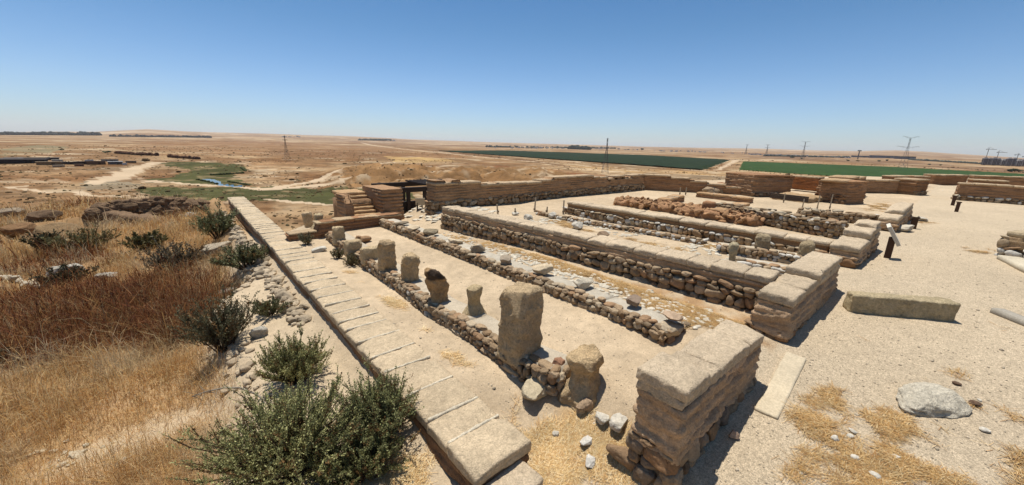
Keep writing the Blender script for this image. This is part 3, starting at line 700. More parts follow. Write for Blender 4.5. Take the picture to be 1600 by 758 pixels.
boulder('chalky white stone half buried in straw by the nearest wall', 918, 692, (.10, .06, .035), None, A(224, 216, 200), .1)
boulder('small white stone in the straw below the chalky one', 922, 724, (.08, .05, .035), None, A(224, 216, 200), .5)
boulder('small pale stone in the straw right of the low wall end', 868, 680, (.04, .04, .03), None, A(214, 204, 184), .5, lvl=3)
boulder('big grey and white boulder half buried in the gravel path', 1456, 633, (.38, .25, .12), None, A(248, 234, 206), -.35, facets=4, sink=.7, rough=.24, name='half_buried_boulder', cat='boulder', boxy=0, mat_=M_rough)
boulder('pinkish stone in the shade at the foot of the nearest wall', 1146, 684, (.05, .05, .05), None, A(196, 166, 140), .4)
for l, x, y, s in [('largest white chip on the straw near the path edge', 1305, 687, .05), ('white chip touching the pale plank side of the straw patch', 1332, 675, .04), ('grey-white chip between two larger chips on the straw', 1328, 683, .035), ('white chip in the lower straw patch', 1336, 717, .04), ('white chip right of the lower straw patch', 1400, 715, .035), ('flat white chip below the half buried boulder', 1538, 674, .045), ('brown chip right of the half buried boulder', 1523, 633, .06), ('small dark pebble above the half buried boulder', 1495, 601, .045), ('pale chip near the picture bottom on straw', 1366, 744, .045), ('small white chip right of the half buried boulder', 1530, 626, .025)]:
    boulder(l, x, y, (s, s*.75, s*.45), None, A(120, 96, 76) if ('brown' in l or 'dark' in l) else A(222, 212, 192), R_.uniform(0, 3), 2, 4, group='stone chips on the path', name='stone_chip', cat='stone chip')
boulder('pale slab lying at the foot of the squat wall behind the sign', 1412, 361, (.35, .28, .12), None, A(212, 200, 178), .1)
boulder('flat slab by the small leaning post at the far path wall', 1430, 344, (.5, .35, .1), None, A(206, 196, 176), .1)
for l, x, y, r in [('brown broken stone lying right of the lone upright slab', 572, 378, (.16, .12, .1)), ('reddish stone beside the brown broken stone on the floor', 563, 376, (.13, .1, .1)), ('flat white stone on the ground by the long low wall', 499, 393, (.2, .13, .07)), ('small boulder at the left foot of the middle bench', 585, 352, (.28, .22, .2))]:
    boulder(l, x, y, r, None, A(176, 140, 104) if 'white' not in l else WHT, .3, 3)
for l, x, y, r in [('white stone in the room behind the long high wall near its far end', 825, 343, (0.21, 0.15, 0.11)), ('bright white stone behind the middle of the long high wall', 864, 341, (0.21, 0.15, 0.13)), ('small white stone just behind the long high wall', 902, 358, (.22, .18, .13)), ('dark stone just behind the long high wall', 942, 371, (.2, .16, .1)), ('pale peaked stone on the broken line of flat stones', 988, 352, (0.24, 0.18, 0.15)), ('white flat stone on straw near the short flagged bench', 1202, 401, (.2, .1, .06)), ('white stone at the far corner behind the long high wall', 805, 336, (0.15, 0.12, 0.07))]:
    boulder(l, x, y, r, None, WHT if 'dark' not in l else A(150, 126, 100), .3, 3)
# pieces set along the floor
def paving():
    m = MB(); C = []; R = []
    def scat(n, fx, keep, s):
        k = 0
        while k < n:
            x, y = fx()
            if keep(x, y): C.append((x, y, g1(x, y)+.004)); R.append((s*R_.uniform(.6, 1.5), s*R_.uniform(.5, 1.), .022)); k += 1
    scat(420, lambda: (R_.normal(5.52, .22), R_.uniform(1.7, 10)), lambda x, y: 5.2 < x < 6.1, .06)
    scat(520, lambda: (R_.uniform(7.2, 10.6), R_.uniform(1.9, 9)), lambda x, y: vn(np.array([[x*.8, y*.8]]), 5)[0] > -.2, .075)
    scat(130, lambda: (R_.uniform(6.2, 8.5), R_.uniform(10.8, 14)), lambda x, y: True, .14)
    n = len(C); cc = A(224, 212, 188)*R_.uniform(.85, 1.05, (n, 1))
    rocks(m, C, np.array(R), R_.uniform(0, 3, n), cc, 1, .2, 2, .05)
    tag(m.build('paving_cobbles', M_stone), 'pale cobbles sunk into the dusty floor of the rooms', 'paving', kind='stuff')
paving()
def pebbles():
    m = MB(); X, Y = [], []
    n = 26000; a = np.radians(R_.uniform(40.6-20, 40.6+62, n)); r = 2.6*np.exp(R_.uniform(0, 1, n)**.8*2.3); X = r*np.sin(a); Y = r*np.cos(a)
    k = ((X > 2.5) & (Y < 1.0)) | ((X > 1.55) & (Y > 1.6) & (X < 11) & (R_.random(n) < .6)); X, Y = X[k], Y[k]
    x2 = R_.uniform(.25, 1.4, 900); y2 = 2.5*np.exp(R_.uniform(0, 1, 900)*2.); X = np.concatenate([X, x2]); Y = np.concatenate([Y, y2]); n = len(X)
    s = np.exp(R_.normal(-5.3, .5, n)); s = np.minimum(s, .024)
    rocks(m, np.column_stack([X, Y, gz(X, Y)+s*.25]), np.column_stack([s, s*R_.uniform(.6, 1, n), s*.55]), R_.uniform(0, 3, n), A(206, 188, 160)*R_.uniform(.6, 1.2, (n, 1)), 1, .2, 2)
    tag(m.build('pebbles', M_stone), 'small pebbles scattered over the path and floors', 'pebbles', kind='stuff')
pebbles()

# ------------------------------------------------------------------ dressed blocks and timbers
def lying(name, label, cat, a, b, w, h, zl=0., col=A(206, 186, 150), mat_=M_rough, amp=.02, rnd=.03, cell=.03, side=-1, freq=6., roll=0):
    pa, pb = on(*a), on(*b); fr = Frame(pa, pb, side, pb[2]-pa[2]); m = MB()
    rblock(m, (fr.L/2, w/2, pa[2]+h/2-.03+zl), (fr.L, w, h), cell, rnd, amp, freq, col, tf=fr, cv=.15, maxn=70)
    return tag(m.build(name, mat_, org=tuple(pa)), label, cat)
lying('stone_beam', 'long rough-cut limestone beam lying across the gravel path', 'stone beam', (1327, 488), (1493, 504), .24, .33, 0, A(224, 202, 160), amp=.03, cell=.02)
lying('timber_beam', 'weathered grey timber lying at the right end of the path', 'timber', (1545, 488), (1625, 521), .18, .12, 0, A(176, 166, 148), M_wood, .006, .015, .05)
lying('timber_plank', 'pale cracked plank lying on the ground at the front wall gap', 'timber', (1178, 641), (1228, 552), .22, .04, .02, A(214, 196, 164), M_wood, .014, .012, .025, side=1, freq=3.)
lying('timber_plank', 'pale plank lying along the foot of the coursed wall at the right', 'timber', (1556, 404), (1640, 447), .4, .14, 0, A(214, 200, 172), M_wood, .008, .02, .06)

# sign and posts
def sign():
    p = on(1386, 403); root = thing('sign', 'slanted white information board on a leaning dark post beside the front walls', 'sign', p)
    k = pxm(p); m = MB(); beam(m, p+[0, 0, -.05], p+[.0, .0, 33/k], .12, A(96, 72, 56)); m.build('post', M_wood, root, False)
    m = MB(); c = p+np.array([.0, .0, 37/k]); e = cr*(1.)
    ax = cr*.45-cu*.89; ax /= np.linalg.norm(ax); ax2 = np.cross(ax, cf); nrm = np.cross(ax, cf)
    a = ax; vw = c-np.array([0, 0, H]); vw /= np.linalg.norm(vw); b = vw+cu*.12; b = b-a*(b@a); b /= np.linalg.norm(b); nn = np.cross(a, b)
    U, Q = box_topo(1, 1, 1); V = c+U[:, :1]*a*.25+U[:, 1:2]*b*.15+U[:, 2:]*nn*.035; m.add(V, quads=Q, col=A(226, 216, 196)); m.build('board', M_wood, root, False)
sign()
def post(label, px, py, top, lean=0, w=.1, arm=0):
    p = on(px, py); k = pxm(p); root = thing('bollard', label, 'post', p, 'small dark posts on the path'); m = MB()
    t = p+np.array([0, 0, (py-top)/k]); beam(m, p+[0, 0, -.1], t, w, A(92, 70, 54)); m.build('shaft', M_wood, root, False)
    m = MB(); box(m, t+[0, 0, .03], (w*1.15, w*1.15, .05), A(104, 82, 64), .3)
    if arm: beam(m, t, t+cr*arm/k+np.array([0, 0, .05]), w*.8, A(206, 190, 160))
    m.build('cap', M_wood, root, False)
post('small leaning dark post with a pale tilted cap at the far path wall', 1426, 357, 341, 1, .16, 3)
post('slim dark post on the open path, nearest the low wall on the right', 1494, 331, 317, 3, .13)
post('slim dark post with a pale cap by the corner of the right-hand block', 1488, 321, 307, 3, .14, 4)

# ------------------------------------------------------------------ stakes
for l, x, y, t in [('thin pale stake before the stepped brick ruin', 541, 354, 329), ('thin pale stake at the right of the low red wall', 612, 341, 321), ('thin stake in front of the long far wall, left one', 778, 335, 319), ('short stake in the sandy floor by the far wall', 805, 336, 325), ('tall white stake by the corner of the lower dividing wall', 835, 331, 309),
                   ('short thin stake left of the wall corner', 854, 334, 323), ('leaning stake at the near corner of the lower dividing wall', 880, 335, 313), ('thin stake before the dropping red wall, left of a pair', 1062, 305, 293), ('thin stake before the dropping red wall, right of a pair', 1071, 305, 293), ('thin stake by the square stone stub', 1114, 308, 294),
                   ('thin stake before the dark plank barrier', 1224, 317, 302), ('short stake right of the dark plank barrier', 1253, 328, 311), ('leaning stake below the big corner ruin', 1276, 329, 305), ('upright stake at the corner of the big ruin', 1296, 327, 304), ('thin stake on the scrub beyond the pillar bench', 430, 338, 322), ('thin stake beyond the pierced stone', 481, 328, 314)]:
    p = on(x, y); k = pxm(p); m = MB(); beam(m, p+[0, 0, -.05], p+np.array([R_.normal(0, .02), 0, (y-t)/k]), .045, A(196, 180, 152), .035)
    beam(m, p+np.array([0, -.03, .1]), p+np.array([0, .03, .1]), .06, A(150, 130, 104))
    tag(m.build('stake', M_wood, org=tuple(p), smooth=False), l, 'stake', 'thin stakes around the ruin')

# ------------------------------------------------------------------ far ruins
def ruin(name, label, a, b, w, zb, zs, zt, top=None, side=1, dz=0., col=REDM, cell=.16, **k):
    k.setdefault('bl', .5); k.setdefault('bh', .1); k.setdefault('cap', 0); k.setdefault('faces', ('front',)); k.setdefault('size', .22); k.setdefault('lvl', 1); k.setdefault('amp', .03); k.setdefault('jit', .02); k.setdefault('mcell', max(.055, cell*.5))
    r, fr = wall(name, label, a, b, w, zb, zs, zt, side, dz, top=top, col=np.asarray(col)*np.array([1.06, 1.12, 1.18]), cell=cell, **k)
    return r, fr
TOPB = A(200, 160, 120)
def prof(pts):
    x = [p[0] for p in pts]; y = [p[1] for p in pts]; return lambda s: np.interp(s, x, y)
def toplayer(root, fr, w, f, cell=.15, col=A(208, 180, 144), th=.11):
    m = MB(); s = 0.
    while s < fr.L-.05:
        l = min(R_.uniform(.5, 1.1), fr.L-s); z = np.floor((f(s+l/2))/.13)*.13
        rblock(m, (s+l/2, w/2, z+.03+R_.normal(0, .02)), (l, w+.05, th), cell*.6, .015, .02, 5, col*R_.uniform(.9, 1.06), tf=fr); s += l
    m.build('coping', M_mud, root)
# long far wall with stone base
f1 = lambda s: np.interp(s, [0, .9, 1.6, 2.2, 3.5, 5.5, 6.2, 8.5, 9.5, 10.5, 11.0, 11.6, 13, 14, 15], [1.72, 1.72, 1.62, 1.5, 1.45, 1.45, 1.62, 1.62, 1.5, 1.5, 1.3, 1.42, 1.42, 1.5, 1.5])+.04*np.sin(s*9)
r, fr = ruin('rebuilt_wall', 'long rebuilt mudbrick wall on a stone base with uneven stepped top', (6.75, 12.2), (21.5, 12.75), .6, .38, .94, 1.9, f1, side=-1, col=A(182, 142, 104), faces=('front', 'start'), lvl=2); toplayer(r, fr, .6, f1)
f2 = lambda s: np.interp(s, [0, 1, 3, 5, 7], [1.55, 1.5, 1.25, 1.0, .92])
r, fr = ruin('rebuilt_wall', 'mudbrick wall with a sloping top dropping away from the far corner', (21.5, 12.75), (25.2, 7.6), .6, .45, .5, 1.7, f2, side=-1, col=A(178, 134, 96), faces=()); toplayer(r, fr, .6, f2)
# stepped ruin on the left
def stair():
    root = thing('stepped_ruin', 'stepped mudbrick ruin with stair-like brick ledges between two flanking walls', 'ruin', (4.9, 13., .45))
    c = A(190, 150, 112); x0, x1 = 3.85, 5.75; y0 = 12.7
    m = MB(); fr = Frame((x0, y0), (x1-.8, y0), -1)
    rblock(m, (.75, 1.3, .6), (1.4, 1.2, .9), .3, .02, .02, 4, c*.7, tf=fr)
    n = 8
    for k in range(n):
        z = .46+k*.108; d = .05+k*.17; s = 0.12
        rblock(m, ((fr.L-.12)/2+.1, d+.45, z), (fr.L-.2, 1.0, .104), .08, .025, .025, 6, A(206, 168, 124)*R_.uniform(.93, 1.05), tf=fr)
    m.build('brick_steps', M_mud, root)
    f = lambda s: np.interp(s, [0, .35, .8, 1.4], [1.1, 1.36, 1.38, 1.36])
    m = MB(); f3 = Frame((x0-.1, y0-.1), (x0-.15, y0+.75), 1); masonry(m, f3, .26, .35, 1.6, .4, .12, .05, .02, c, f, groove=.06); m.build('side_wall', M_mud, root)
    f = None
    m = MB(); f4 = Frame((x1-.8, y0-.1), (x1-.9, y0+1.5), 1); masonry(m, f4, .8, .35, 1.46, .42, .12, .05, .02, c, f, groove=.06); m.build('side_wall', M_mud, root)
    m = MB(); rblock(m, (x1-.9, y0-.15, .62), (.8, .45, .1), .08, .02, .02, 6, A(204, 170, 128), M=rotm(.1)); rblock(m, (x1-1.5, y0-.2, .56), (1.1, .5, .1), .08, .02, .02, 6, A(204, 170, 128)); m.build('threshold_slab', M_mud, root)
stair()
fl = lambda s: np.interp(s, [0, .75, .85, 5], [.46, .46, .70, .74])
r, fr = ruin('low_red_wall', 'low reddish brick wall crossing in front of the stepped ruin', (1.95, 11.85), (5.35, 12.0), .4, .2, .22, .95, fl, side=-1, col=A(170, 124, 88), faces=(), cell=.1, bl=.45); toplayer(r, fr, .4, fl, .1, A(206, 178, 140), .05)
# pergola beside the stepped ruin
def pergola():
    a = np.array([6.9, 15.6, .3]); root = thing('pergola', 'dark timber shelter with a slatted roof between the stepped ruin and the far wall', 'pergola', a)
    c = A(66, 56, 50); X0, X1, Y0, Y1 = 6.6, 9.6, 15.2, 17.4; zt = 1.08
    for x in (X0+.52, X0+1.3, X1): 
        for y in (Y0, Y1):
            m = MB(); beam(m, (x, y, -2.), (x, y, zt), .14, c); m.build('post', M_wood, root, False)
    for y in (Y0, Y1): m = MB(); beam(m, (X0-.2, y, zt), (X1+.2, y, zt), .2, c); m.build('beam', M_wood, root, False)
    m = MB()
    for x in np.arange(X0+1.6, X1+.5, .2): beam(m, (x, Y0-.2, zt+.14), (x, Y1+.3, zt+.14), .07, c)
    m.build('slat_roof', M_wood, root, False)
    m = MB()
    for z in (.22, .36, .5): beam(m, (X0, Y0+.1, z), (X1, Y0+.1, z), .15, A(54, 48, 46))
    m.build('railing', M_wood, root, False)
    p = on(657, 327); root2 = thing('information_panel', 'pale tilted information panel on two legs by the dark shelter', 'sign', p)
    m = MB(); box(m, p+[0, 0, .3], (.36, .04, .28), A(220, 206, 176), -.5); o = m.build('panel', M_wood, root2, False)
    for d in (-.1, .1): m = MB(); beam(m, p+[d, .05, -.1], p+[d, .05, .25], .04, c); m.build('leg', M_wood, root2, False)
pergola()
# red crumbling mass and pits behind the lower dividing wall
def red_mass():
    a = xy(958, 312, .85); b = xy(1178, 345, .85); fr = Frame(b, a, 1); root = thing('collapsed_brick_heap', 'crumbling heap of red mudbrick behind the lower dividing wall', 'rubble heap', fr.pt(fr.L/2, .5, .5))
    m = MB(); rblock(m, (fr.L/2, .75, .62), (fr.L, 1.3, .5), .07, .15, .2, 2.6, A(186, 142, 104), tf=fr, cv=.3, maxn=110); m.build('earth_mass', M_mud, root)
    m = MB(); n = 300; C = np.column_stack([R_.uniform(0, fr.L, n), R_.uniform(0.0, 1.3, n)**1., R_.uniform(.5, .9, n)]); C[:, 2] = np.where(C[:, 1] < .22, C[:, 2], .86+R_.normal(0, .04, n))
    rocks(m, C, np.column_stack([R_.uniform(.05, .17, n), R_.uniform(.05, .13, n), R_.uniform(.04, .09, n)]), R_.uniform(0, 3, n), A(188, 146, 106)*R_.uniform(.65, 1.15, (n, 1)), 2, .25, 6, .4, .5, tf=fr); m.build('brick_lumps', M_mud, root)
red_mass()
for l, x0, y0, x1, y1, z in [('sunken brick pit wall beyond the red heap', 1045, 312, 1070, 306, .85), ('low red partition between the pit and the stone wall', 1130, 330, 1172, 318, .95), ('long low red kerb before the corner ruin', 1178, 309, 1095, 300, .8)]:
    a, b = xy(x0, y0, z), xy(x1, y1, z); r, fr = ruin('low_red_wall', l, a, b, .5, z-.4, z-.38, z+.02, None, side=-1, col=A(178, 134, 98), faces=(), cap=.1, capl=.8, capcol=A(200, 162, 120), cell=.12)
def stub():
    p = on(1105, 338); m = MB(); rblock(m, p+[0, 0, .25], (.45, .4, .62), .08, .06, .03, 5, A(176, 132, 96), M=rotm(.2)); tag(m.build('mud_stub', M_mud, org=tuple(p)), 'short square mud stub beside a round white cobble', 'stub')
    boulder('round white cobble leaning on the square mud stub', 1112, 338, (.26, .22, .22), None, WHT, .2, 3, 1, .06, boxy=0)
stub()
# corner ruin group on the right
R1 = A(178, 138, 102)
r, fr = ruin('corner_ruin', 'tall reddish mudbrick block at the left of the dark plank barrier', xy(1174, 303, .7), xy(1236, 303, .7), 2.2, .6, .75, 1.75, lambda s: 1.72+.04*np.sin(s*5), side=-1, col=R1, bl=.5, cell=.14, faces=('front',)); toplayer(r, fr, 2.2, lambda s: 1.75+.03*np.sin(s*4), .2, A(176, 134, 98))
r, fr = ruin('corner_ruin', 'recessed reddish wall between two taller blocks', xy(1234, 293, .7), xy(1276, 297, .7), .7, .6, .62, 1.45, lambda s: 1.5, side=-1, col=A(176, 116, 74), faces=()); toplayer(r, fr, .7, lambda s: 1.5, .2)
def big_corner():
    c = np.array(xy(1316, 319, .55)); a = np.array(xy(1272, 311, .62)); d = np.array(xy(1347, 305, .55))
    root = thing('corner_ruin', 'large square mudbrick ruin with a dark shaded side beside the path', 'ruin', (*((a+d)/2), .5))
    m = MB(); f1 = Frame(a, c, -1); masonry(m, f1, 1.6, .5, 1.62, .55, .13, .075, .04, R1, groove=.034, relief=.03)
    f2 = Frame(c, d, -1); masonry(m, f2, 1.1, .5, 1.62, .55, .13, .075, .04, R1, groove=.034, relief=.03, s0=.3); m.build('mudbrick_courses', M_mud, root)
    m = MB(); cobbles(m, f1, 'front', 0, f1.L, .35, .95, 1., .24, 1, .0, cols=[A(140, 104, 76), A(120, 92, 70), A(150, 118, 88)]); cobbles(m, f2, 'front', 0, f2.L, .35, .9, 1., .24, 1, .0, cols=[A(140, 104, 76), A(120, 92, 70), A(150, 118, 88)]); m.build('cobble_footing', M_stone, root)
    m = MB()
    for k in range(7):
        s = f2.L*(k+.5)/7; rblock(m, (s, .55, 1.66+(.1 if k in (2, 3) else 0)), (f2.L/7, 1.1, .12), .2, .03, .03, 4, A(206, 172, 132)*R_.uniform(.9, 1.05), tf=f2)
    rblock(m, (f1.L/2, .9, 1.64), (f1.L, 1.5, .1), .2, .03, .03, 4, A(190, 146, 106), tf=f1)
    m.build('coping', M_mud, root)
big_corner()
def barrier():
    a = np.array([*xy(1203, 309, .6), .6]); b = np.array([*xy(1262, 316, .6), .6]); root = thing('plank_barrier', 'dark plank barrier holding back a pale earth ledge below the ruin', 'barrier', a)
    for k in range(3): m = MB(); beam(m, a+[0, 0, .04+k*.095], b+[0, 0, .04+k*.095], .085, A(92, 80, 70)); m.build('plank', M_wood, root, False)
    p = on(1235, 300); m = MB(); f = Frame(a, b, -1); rblock(m, (f.L/2, 1.0, .62), (f.L*1.0, 1.7, .4), .07, .12, .16, 2.2, A(196, 164, 124), tf=f, cv=.3); tag(m.build('earth_ledge', M_ground, org=tuple(a)), 'pale earth ledge behind the dark plank barrier', 'earth ledge')
barrier()
def bank(name, label, pts, r, col, n, cat):
    root_p = on(*pts[0]); m = MB()
    for i in range(n):
        t = R_.random()*(len(pts)-1); k = int(t); q = np.array(pts[k])*(1-(t-k))+np.array(pts[k+1])*(t-k); p = on(*q)
        s = r*R_.uniform(.5, 1.3); rocks(m, [p+np.array([R_.normal(0, r*.3), R_.normal(0, r*.3), s*.2])], [(s, s*.8, s*.6)], R_.uniform(0, 3), np.asarray(col)*R_.uniform(.75, 1.15), 2, .25, 5, .3, .3)
    return tag(m.build(name, M_mud, org=tuple(root_p)), label, cat)
bank('collapsed_brick_heap', 'dark red collapsed brick bank left of the tall reddish block', [(1140, 298), (1155, 291), (1172, 285)], .55, A(166, 116, 78), 60, 'rubble heap')
bank('stone_heap', 'heap of pale and dark stones at the foot of the dropping red wall', [(1105, 303), (1125, 300), (1148, 297)], .35, A(186, 160, 128), 45, 'stone heap')
# walls beyond the path
r, fr = ruin('far_room_wall', 'brown room wall beside the large square ruin', xy(1347, 299, .6), xy(1402, 300.5, .6), .8, .5, .55, 1.4, lambda s: 1.4, side=-1, col=R1, faces=(), bl=.6, cell=.2); toplayer(r, fr, .8, lambda s: 1.42, .25)
bank('stone_heap', 'heap of loose stones spilling from the end of the brown room wall', [(1404, 299), (1415, 297), (1424, 302)], .42, A(196, 164, 124), 34, 'stone heap')
r, fr = ruin('far_room_wall', 'narrow brick pier standing where the path passes between ruins', xy(1429, 303, .6), xy(1447, 302, .6), 1.2, .5, .7, 1.5, lambda s: 1.5, side=-1, col=A(164, 122, 86), faces=('front',), bl=.5, cell=.15); toplayer(r, fr, 1.2, lambda s: 1.52, .2)
r, fr = ruin('far_room_wall', 'long wall behind the stone heap beyond the brown room', xy(1392, 290, .6), xy(1450, 290, .6), .8, .5, .52, 1.4, lambda s: 1.35+.05*np.sin(s), side=-1, col=A(162, 118, 82), faces=(), bl=.8, cell=.25); toplayer(r, fr, .8, lambda s: 1.4, .25)
r, fr = ruin('far_room_wall', 'farthest brown wall closing the end of the path', xy(1458, 288, .5), xy(1510, 288, .5), .9, .4, .42, 1.35, lambda s: 1.35, side=-1, col=A(170, 126, 90), faces=(), bl=.9, cell=.3); toplayer(r, fr, .9, lambda s: 1.4, .3)
r, fr = ruin('far_room_wall', 'long brown wall with a cobbled foot on the right side of the path', xy(1493, 309, .6), xy(1660, 321, .6), .9, .5, .75, 1.5, lambda s: np.interp(s, [0, 2.4, 2.6, 8], [1.5, 1.45, 1.3, 1.3]), side=-1, col=A(176, 134, 98), faces=('front', 'start'), bl=.6, cell=.2, white=.3); toplayer(r, fr, .9, lambda s: np.interp(s, [0, 2.4, 2.6, 8], [1.5, 1.45, 1.32, 1.32]), .2)
r, fr = ruin('far_room_wall', 'inner brown partition behind the cobble-footed wall', xy(1516, 296, .8), xy(1572, 299, .8), .8, .5, .52, 1.55, lambda s: 1.5, side=-1, col=A(164, 120, 84), faces=(), bl=.6, cell=.25); toplayer(r, fr, .8, lambda s: 1.55, .25)
r, fr = ruin('far_room_wall', 'back wall of the right-hand room, level with the green field', xy(1518, 290, .6), xy(1640, 296, .6), .9, .5, .52, 1.5, lambda s: 1.45, side=-1, col=A(176, 132, 94), faces=(), bl=.8, cell=.3); toplayer(r, fr, .9, lambda s: 1.5, .3)
def right_wall():
    a = np.array([15.5, -.95]); b = np.array([14.6, -3.2]); fr = Frame(a, b, -1); root = thing('coursed_wall', 'thick wall of flat stone courses with smooth earth top at the right edge', 'wall', (*a, .55)); w = 2.4
    m = MB(); core(m, fr, w, .4, 1.15, A(170, 140, 106), .08)
    cobbles(m, fr, 'front', 0, fr.L, .5, .85, w, .2, 2, .4, .3); cobbles(m, fr, 'start', 0, w, .5, 1.15, w, .24, 2, .3); m.build('stone_courses', M_stone, root)
    m = MB(); masonry(m, fr, .5, .83, 1.12, .7, .14, .04, .03, A(200, 168, 128), groove=.03); m.build('slab_courses', M_mud, root)
    m = MB(); rblock(m, (fr.L/2, w/2, 1.18), (fr.L, w, .14), .12, .04, .03, 3, A(206, 184, 148), tf=fr); m.build('earth_top', M_mud, root)
right_wall()

# ------------------------------------------------------------------ west slope: stones, shrubs, grass
def edge_stones():
    root = thing('rubble_kerb', 'ragged line of white rubble running beside the long low wall', 'stone row', (.9, 9, -.4)); root['kind'] = 'stuff'; m = MB(); n = 520
    y = 7.0*np.exp(R_.uniform(0, 1, n)*1.15); x = 1.22-.012*(y-7)+R_.normal(0, .09, n); s = np.exp(R_.normal(-3.0, .4, n))*(1+y*.02)
    rocks(m, np.column_stack([x, y, gz(x, y)+s*.3]), np.column_stack([s, s*.8, s*.6]), R_.uniform(0, 3, n), A(200, 180, 150)*R_.uniform(.65, 1.12, (n, 1)), 2, .25, 5, .25, .3); m.build('loose_rubble', M_stone, root)
    m = MB(); n = 90; y = R_.uniform(4.3, 12, n); rim = .12+rimf(y); x = rim+R_.normal(0, .1, n); s = R_.uniform(.03, .085, n)
    rocks(m, np.column_stack([x, y, gz(x, y)+s*.2]), np.column_stack([s*1.2, s, s*.7]), R_.uniform(0, 3, n), A(204, 182, 150)*R_.uniform(.75, 1.1, (n, 1)), 2, .2, 4, .2, .3)
    tag(m.build('rubble_kerb', M_stone, org=(.2, 8, -.5)), 'half buried pale stones along the edge of the bare sandy strip', 'stone row', kind='stuff')
edge_stones()
for l, x, y, r, c in [('large white weathered block among the dry grass on the left', 106, 432, (.46, .26, .27), WHT), ('smaller white stone to the right of the large white block in the grass', 168, 436, (.3, .2, .13), WHT), ('big pale boulder by the dark shrub beside the long low wall', 345, 395, (.55, .42, .26), A(206, 188, 160)), ('pale boulder showing in the bare strip edge', 355, 462, (.3, .16, .11), WHT), ('white stones at the shrub foot by the bare strip', 405, 525, (.15, .13, .1), WHT),
                      ('round white stone in the golden grass', 300, 341, (.28, .2, .2), WHT), ('white stone on the rim of the sunken bank', 245, 320, (.45, .3, .28), WHT), ('dark eroded rock in the grass left of the sunken bank', 70, 345, (.8, .6, .4), A(140, 114, 88)), ('dusty boulder in the rusty grass far left', 25, 368, (.9, .6, .45), A(160, 124, 88)), ('dusty sloping boulder below the sunken bank', 95, 372, (.8, .6, .45), A(172, 142, 104)), ('grey rubble lump at the far left edge', 8, 341, (1., .7, .4), A(176, 156, 130))]:
    boulder(l, x, y, r, None, c, R_.uniform(-.4, .4), 4, 6, .2, sink=.35, boxy=.3, mat_=M_rough)
def low_row():
    m = MB()
    pts = [(-20, 432), (5, 437), (25, 440), (45, 446), (62, 450), (75, 455)]; C = []; R = []
    for i in range(len(pts)-1):
        for t in np.linspace(0, 1, 5)[:-1]:
            p = on(pts[i][0]+(pts[i+1][0]-pts[i][0])*t, pts[i][1]+(pts[i+1][1]-pts[i][1])*t); s = R_.uniform(.07, .17); C.append(p+[0, 0, s*.5]); R.append((s*1.3, s*.8, s*.6))
    rocks(m, C, np.array(R), R_.uniform(0, 3, len(C)), A(208, 192, 164)*R_.uniform(.75, 1.08, (len(C), 1)), 3, .25, 7, .2, .3); tag(m.build('stone_row', M_stone, org=tuple(on(0, 440))), 'row of white stones from an old wall crossing the grass at the left edge', 'stone row')
low_row()
def sunken_bank():
    root = thing('earth_bank', 'dark undercut earth bank of an old excavation beyond the golden grass', 'earth bank', on(235, 345)); m = MB()
    fb_ = Frame(on(152, 337), on(326, 328), -1); p_ = on(235, 336); rblock(m, (fb_.L/2, .5, p_[2]+.1), (fb_.L, .9, .7), .15, .2, .2, 1.5, A(150, 122, 94), tf=fb_, maxn=80)
    for x in range(152, 326, 7):
        yb = np.interp(x, [150, 240, 300, 330], [338, 336, 329, 326]); yt = np.interp(x, [150, 175, 250, 300, 330], [328, 318, 313, 316, 322])
        for v in (0., .33, .66, 1.):
            p = on(x+R_.normal(0, 2), yb); k = pxm(p); z = (yb-yt)*v*.8/k; s = R_.uniform(8, 12)/k
            rocks(m, [p+np.array([R_.normal(0, .2), .35*v+R_.normal(0, .15), z])], [(s*1.2, s*.8, s*.8)], R_.uniform(-.5, .5), A(150, 122, 94)*R_.uniform(.7, 1.1), 3, .35, 7, .2, .3, freq=2.6)
    m.build('rock_face', M_rough, root); 
    for _ in range(26):
        p = on(R_.uniform(150, 318), R_.uniform(338, 352)); q = R_.uniform(.1, .26); m = MB(); rocks(m, [p+[0, 0, q*.2]], [(q, q*.8, q*.6)], R_.uniform(0, 3), A(196, 176, 146)*R_.uniform(.75, 1.1), 2, .2, 4, .2, .3)
        tag(m.build('fallen_stone', M_stone, org=tuple(p)), 'dusty stone fallen at the foot of the undercut earth bank', 'stone', 'stones fallen from the earth bank')
    for _ in range(22):
        p = on(R_.uniform(30, 215), R_.uniform(688, 732)); q = np.exp(R_.normal(-3.3, .4)); m = MB(); rocks(m, [p+[0, 0, q*.2]], [(q*1.3, q*.8, q*.5)], R_.uniform(0, 3), A(214, 196, 164)*R_.uniform(.8, 1.1), 2, .2, 4, .2, .3)
        tag(m.build('grass_stone', M_stone, org=tuple(p)), 'flat pale stone on the bare patch in the near dry grass', 'stone', 'stones on the bare patch in the grass')
sunken_bank()

def leaves(mb, P, D, L, W, col):
    """one narrow leaf per row"""
    n = len(P); D = D/np.linalg.norm(D, axis=1, keepdims=True); S = np.cross(D, R_.normal(size=(n, 3))); S /= np.maximum(np.linalg.norm(S, axis=1, keepdims=True), 1e-6)
    a = P; b = P+D*(L*.5)[:, None]+S*(W*.5)[:, None]; c = P+D*L[:, None]; d = P+D*(L*.5)[:, None]-S*(W*.5)[:, None]
    V = np.stack([a, b, c, d], 1).reshape(-1, 3); Q = np.arange(4*n).reshape(n, 4); mb.add(V, quads=Q, col=np.repeat(col, 4, 0))

